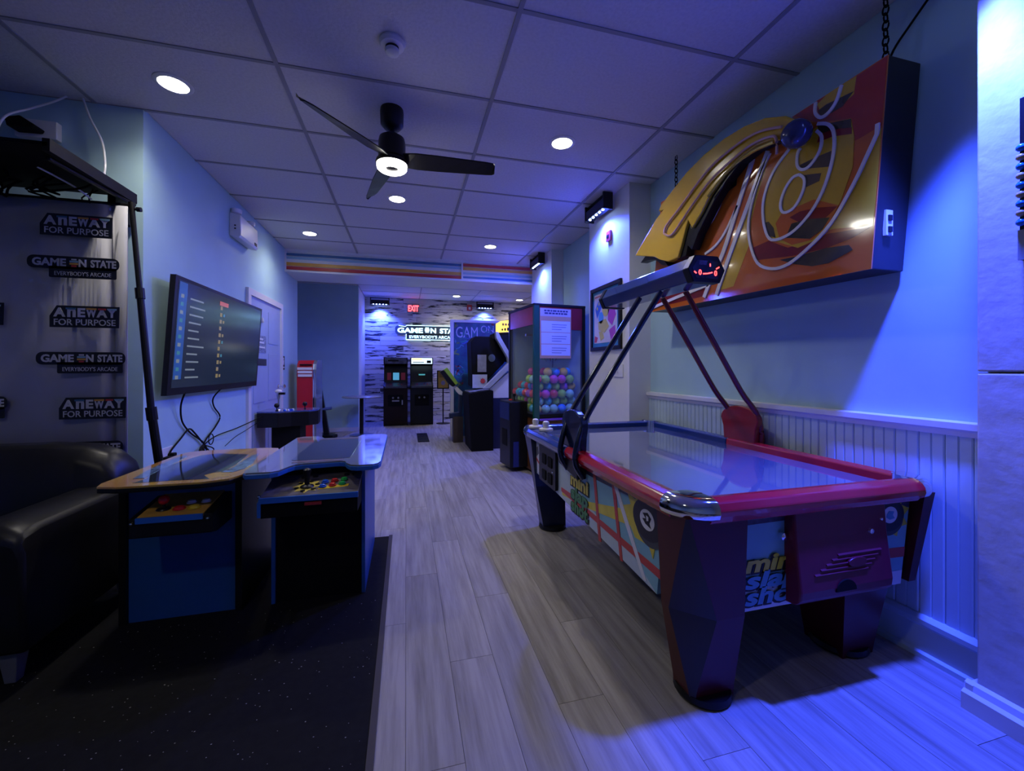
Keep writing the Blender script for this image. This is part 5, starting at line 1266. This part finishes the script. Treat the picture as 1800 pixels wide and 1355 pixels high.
# ================================================================ ball-filled prize machine
cl_rot = math.radians(7)
claw = thing('prize_machine', 'glass prize machine with green corner post full of coloured balls', 'prize machine', (1.445, 4.50, 0), cl_rot, local=True)
CW, CD = 0.66, 0.80        # across (towards the wall), along the hall
M_GREENP = mat('green_post', (0.004, 0.085, 0.05), 0.3, noise=0.1, coat=0.4)
M_PANE = mat('clear_pane', (0.6, 0.7, 0.85), 0.03, alpha=0.05, noise=0.02, spec=0.8)
part('base', box(0, CW, 0, CD, 0.03, 0.66), mat('orange_base', (0.20, 0.07, 0.015), 0.4, noise=0.5, scale=5), claw)
part('plinth', box(0.02, CW - 0.02, 0.02, CD - 0.02, 0, 0.03), M_MATTE, claw)
part('ledge', box(-0.015, CW + 0.01, -0.015, CD + 0.01, 0.655, 0.70), M_BLACK, claw, bevel=0.004)
part('ledge_trim', box(-0.018, CW + 0.01, -0.018, -0.01, 0.625, 0.65), mat('violet_trim', (0.25, 0.08, 0.45), 0.3, noise=0.1), claw)
part('corner_post', box(-0.02, 0.055, -0.02, 0.02, 0.03, 1.98), M_GREENP, claw, bevel=0.008)
for x0_, x1_, y0_, y1_ in ((-0.015, 0.03, CD - 0.04, CD + 0.005), (CW - 0.03, CW + 0.01, -0.015, 0.03), (CW - 0.03, CW + 0.01, CD - 0.03, CD + 0.01)):
    part('corner_post', box(x0_, x1_, y0_, y1_, 0.66, 1.97), M_BLACK, claw)
part('roof', box(-0.02, CW + 0.012, -0.02, CD + 0.012, 1.965, 1.995), M_BLACK, claw, bevel=0.004)
part('header', box(0.03, CW, -0.008, 0.012, 1.70, 1.965), mat('header_red', (0.22, 0.008, 0.02), 0.3, noise=0.15), claw)
part('header', box(-0.010, 0.010, 0.03, CD, 1.75, 1.965), mat('header_pink', (0.40, 0.05, 0.16), 0.15, noise=0.15, coat=0.5), claw)
part('back_panel', box(CW - 0.02, CW, 0.02, CD - 0.02, 0.70, 1.96), mat('mint_print', (0.36, 0.52, 0.58), 0.3, noise=0.2, scale=4), claw)
part('side_panel', box(0.02, CW, CD - 0.02, CD, 0.70, 1.96), mat('mint_print', (0.36, 0.52, 0.58)), claw)
part('glass_pane', box(0.055, CW - 0.03, -0.006, 0.0, 0.70, 1.70), M_PANE, claw)
part('glass_pane', box(-0.006, 0.0, 0.02, CD - 0.04, 0.70, 1.75), M_PANE, claw)
part('gantry_bar', box(0.05, CW - 0.02, 0.36, 0.40, 1.64, 1.67), M_STEEL, claw)
ch = part('claw_head', G().lathe([(0.02, 0.15), (0.02, 0.05), (0.055, 0.04), (0.06, 0.0), (0, -0.01)], (0.40, 0.38, 1.48), 16), M_STEEL, claw, shade=True)
for k in range(3):
    a = 2 * PI * k / 3
    part('claw_finger', G().tube([(0.40 + r * math.cos(a), 0.38 + r * math.sin(a), z) for r, z in ((0.045, 1.49), (0.09, 1.44), (0.10, 1.38), (0.06, 1.33))], 0.006, 8), M_CHROME, ch, shade=True)
con = part('console', box(-0.23, 0.0, 0.20, 0.56, 0.05, 0.84), M_BLACK, claw, bevel=0.01)
part('console_face', box(-0.236, -0.229, 0.22, 0.54, 0.62, 0.82), mat('navy_console', (0.01, 0.02, 0.12), 0.3, noise=0.2), con)
part('joystick', G().lathe([(0.03, 0), (0.008, 0.01), (0.008, 0.05), (0.02, 0.06), (0.018, 0.085), (0, 0.09)], (-0.12, 0.34, 0.84), 14), M_BLACK, con, shade=True)
part('button', G().lathe([(0.025, 0), (0.02, 0.012), (0, 0.014)], (-0.12, 0.46, 0.84), 14), M_BTN['red'], con)
part('coin_plate', box(-0.2345, -0.229, 0.30, 0.46, 0.30, 0.50), M_MATTE, con)
part('console_strip', box(-0.19, -0.12, 0.194, 0.201, 0.06, 0.36), mat('navy_console', (0.01, 0.02, 0.12)), con)
# balls
BC = {'red': (0.55, 0.03, 0.05), 'blue': (0.02, 0.22, 0.72), 'pink': (0.62, 0.06, 0.30), 'purple': (0.32, 0.06, 0.48), 'green': (0.30, 0.55, 0.06), 'yellow': (0.66, 0.46, 0.06), 'mint': (0.28, 0.58, 0.42), 'teal': (0.03, 0.36, 0.45)}
rb_ = 0.054
bme = {}
for c, col in BC.items():
    me = G().ball((0, 0, 0), rb_, 18).mesh('ball')
    me.materials.append(mat('ball_' + c, col, 0.12, noise=0.05, coat=0.8))
    for p in me.polygons:
        p.use_smooth = True
    bme[c] = me
rot = Matrix.Rotation(cl_rot, 3, 'Z')
names = list(BC)
nlay = 6
for L in range(nlay):
    z = 0.70 + rb_ + L * 0.088
    ox = (L % 2) * 0.05
    for i in range(6):
        for j in range(8):
            x = 0.062 + ox + i * 0.109; y = 0.062 + ox + j * 0.109
            if x > CW - 0.07 or y > CD - 0.07:
                continue
            if L < nlay - 2 and i > 1 and j > 1:
                continue
            if L >= nlay - 1 and random.random() < 0.45:
                continue
            if L >= nlay - 2 and j > 3 - (i == 0):
                continue
            c = random.choice(names)
            o = bpy.data.objects.new('plastic_ball', bme[c]); C.objects.link(o)
            p = rot @ Vector((x + random.uniform(-0.002, 0.002), y + random.uniform(-0.002, 0.002), 0))
            o.location = (1.445 + p.x, 4.50 + p.y, z)
            tag(o, 'glossy %s plastic ball inside the glass prize machine' % c, 'ball', '%s balls in the prize machine' % c)
# notice on the glass
qp = thing('payment_notice', 'orange bordered white notice taped to the prize machine glass', 'notice', (1.68, 4.49, 1.35))
R7 = (math.cos(cl_rot), math.sin(cl_rot), 0)
def qbox(name, u0, u1, z0, z1, d0, d1, m, par):
    n = Vector((math.sin(cl_rot), -math.cos(cl_rot), 0))
    o_ = Vector((1.445, 4.50, 0))
    v = [tuple(o_ + Vector(R7) * u + n * d + Vector((0, 0, z))) for d in (d0, d1) for u, z in ((u0, z0), (u1, z0), (u1, z1), (u0, z1))]
    return part(name, G().add(v, [(3, 2, 1, 0), (4, 5, 6, 7), (0, 1, 5, 4), (1, 2, 6, 5), (2, 3, 7, 6), (3, 0, 4, 7)]), m, par)
M_PAPER = mat('notice_paper', (0.62, 0.62, 0.66), 0.6, noise=0.04)
sheet = qbox('sheet', 0.06, 0.475, 1.355, 1.945, 0.009, 0.012, mat('notice_orange', (0.58, 0.32, 0.16), 0.5, noise=0.06), qp)
qbox('header_band', 0.065, 0.47, 1.85, 1.94, 0.0118, 0.013, mat('notice_cream', (0.55, 0.45, 0.38), 0.5, noise=0.06), sheet)
for i in range(3):
    z0_ = 1.665 - i * 0.138
    pnl = qbox('notice_panel', 0.078, 0.462, z0_, z0_ + 0.13, 0.0118, 0.013, M_PAPER, sheet)
    for k, w in enumerate((0.20, 0.19, 0.13)):
        qbox('text_line', 0.215, 0.215 + w, z0_ + 0.085 - k * 0.028, z0_ + 0.092 - k * 0.028, 0.0129, 0.0135, mat('notice_ink', (0.12, 0.12, 0.25), 0.6, noise=0.2), pnl)
for k, (a, b) in enumerate(((0.115, 0.43), (0.12, 0.425))):
    u = a
    while u < b:
        w = random.uniform(0.022, 0.05)
        qbox('heading_word', u, min(u + w, b), 1.905 - k * 0.03, 1.925 - k * 0.03, 0.0129, 0.0136, mat('notice_heading', (0.04, 0.04, 0.10), 0.6, noise=0.2), sheet)
        u += w + 0.008

# ================================================================ pier: framed poster and switch plate
po = thing('framed_poster', 'black framed colourful abstract game poster on the white pier', 'poster', (1.95, 3.74, 1.42))
part('frame', box(1.935, 1.961, 3.42, 4.06, 2.045, 2.085).box(1.935, 1.961, 3.42, 4.06, 1.42, 1.46).box(1.935, 1.961, 3.42, 3.46, 1.46, 2.045).box(1.935, 1.961, 4.02, 4.06, 1.46, 2.045), M_BLACK, po, bevel=0.003)
pr_ = part('print', box(1.950, 1.960, 3.45, 4.03, 1.45, 2.055), mat('poster_blue', (0.03, 0.22, 0.45), 0.35, noise=0.1), po)
part('border_print', box(1.9485, 1.951, 3.50, 3.985, 1.50, 2.01), mat('poster_paper', (0.62, 0.58, 0.62), 0.35, noise=0.08), pr_)
cols = {'pb': (0.05, 0.16, 0.55), 'py': (0.62, 0.52, 0.12), 'pm': (0.45, 0.07, 0.38), 'pr': (0.55, 0.05, 0.07), 'pc': (0.08, 0.35, 0.65)}
def pp(poly, c, k):
    part('poster_shape', G().prism(poly, 'x', 1.9485 - 0.0005 * k, 1.950), mat('poster_' + c, cols[c], 0.35, noise=0.1), pr_)
pp([(3.96, 1.86), (3.90, 1.93), (3.78, 1.97), (3.66, 1.95), (3.60, 1.90), (3.70, 1.90), (3.82, 1.86), (3.92, 1.76)], 'pb', 1)
pp(ellipse(3.73, 1.83, 0.075, 0.065, 20), 'py', 2)
pp([(3.68, 1.84), (3.56, 1.86), (3.52, 1.76), (3.60, 1.66), (3.68, 1.72)], 'pm', 2)
pp(ellipse(3.83, 1.76, 0.055, 0.06, 20), 'pc', 3)
pp([(3.90, 1.72), (3.72, 1.74), (3.66, 1.66), (3.76, 1.60), (3.88, 1.64)], 'py', 3)
pp([(3.88, 1.62), (3.80, 1.62), (3.76, 1.55), (3.84, 1.52)], 'py', 2)
pp([(3.66, 1.62), (3.54, 1.66), (3.52, 1.54), (3.62, 1.52)], 'pm', 1)
pp([(3.97, 1.58), (3.90, 1.56), (3.93, 1.51), (3.98, 1.51)], 'pr', 1)
pp([(3.97, 1.99), (3.70, 1.995), (3.70, 1.985), (3.97, 1.978)], 'pr', 1)
for i in range(6):
    a = PI * 0.15 + i * 0.42
    pp(ellipse(3.78 + 0.15 * math.cos(a), 1.80 + 0.14 * math.sin(a), 0.015, 0.018, 10), 'py', 3)
swp = thing('switch_plate', 'white double switch plate below the framed poster', 'switch', (1.955, 3.47, 1.2))
part('plate', box(1.95, 1.961, 3.40, 3.58, 1.155, 1.275), M_WPLASTIC, swp, bevel=0.003)
for y in (3.53, 3.49):
    part('toggle', box(1.938, 1.951, y - 0.008, y + 0.008, 1.205, 1.235), M_WPLASTIC, swp)

# ================================================================ beaded board on the near plastered wall
bb = thing('beaded_board', 'dark board edged with blue and tan round beads on the plastered wall', 'board', (1.99, 0.7, 1.6))
part('board', box(1.982, 2.001, 0.45, 0.885, 1.60, 2.14), M_BLACK, bb)
part('lower_panel', box(1.978, 1.984, 0.45, 0.888, 1.60, 1.70), mat('grey_panel', (0.3, 0.32, 0.36), 0.5, noise=0.1), bb)
for i in range(9):
    part('bead', G().ball((1.978, 0.880, 1.725 + i * 0.031), 0.013, 10), mat('bead_blue', (0.02, 0.2, 0.6), 0.2, noise=0.1) if i % 2 == 0 else mat('bead_tan', (0.5, 0.36, 0.16), 0.2, noise=0.1), bb, shade=True)
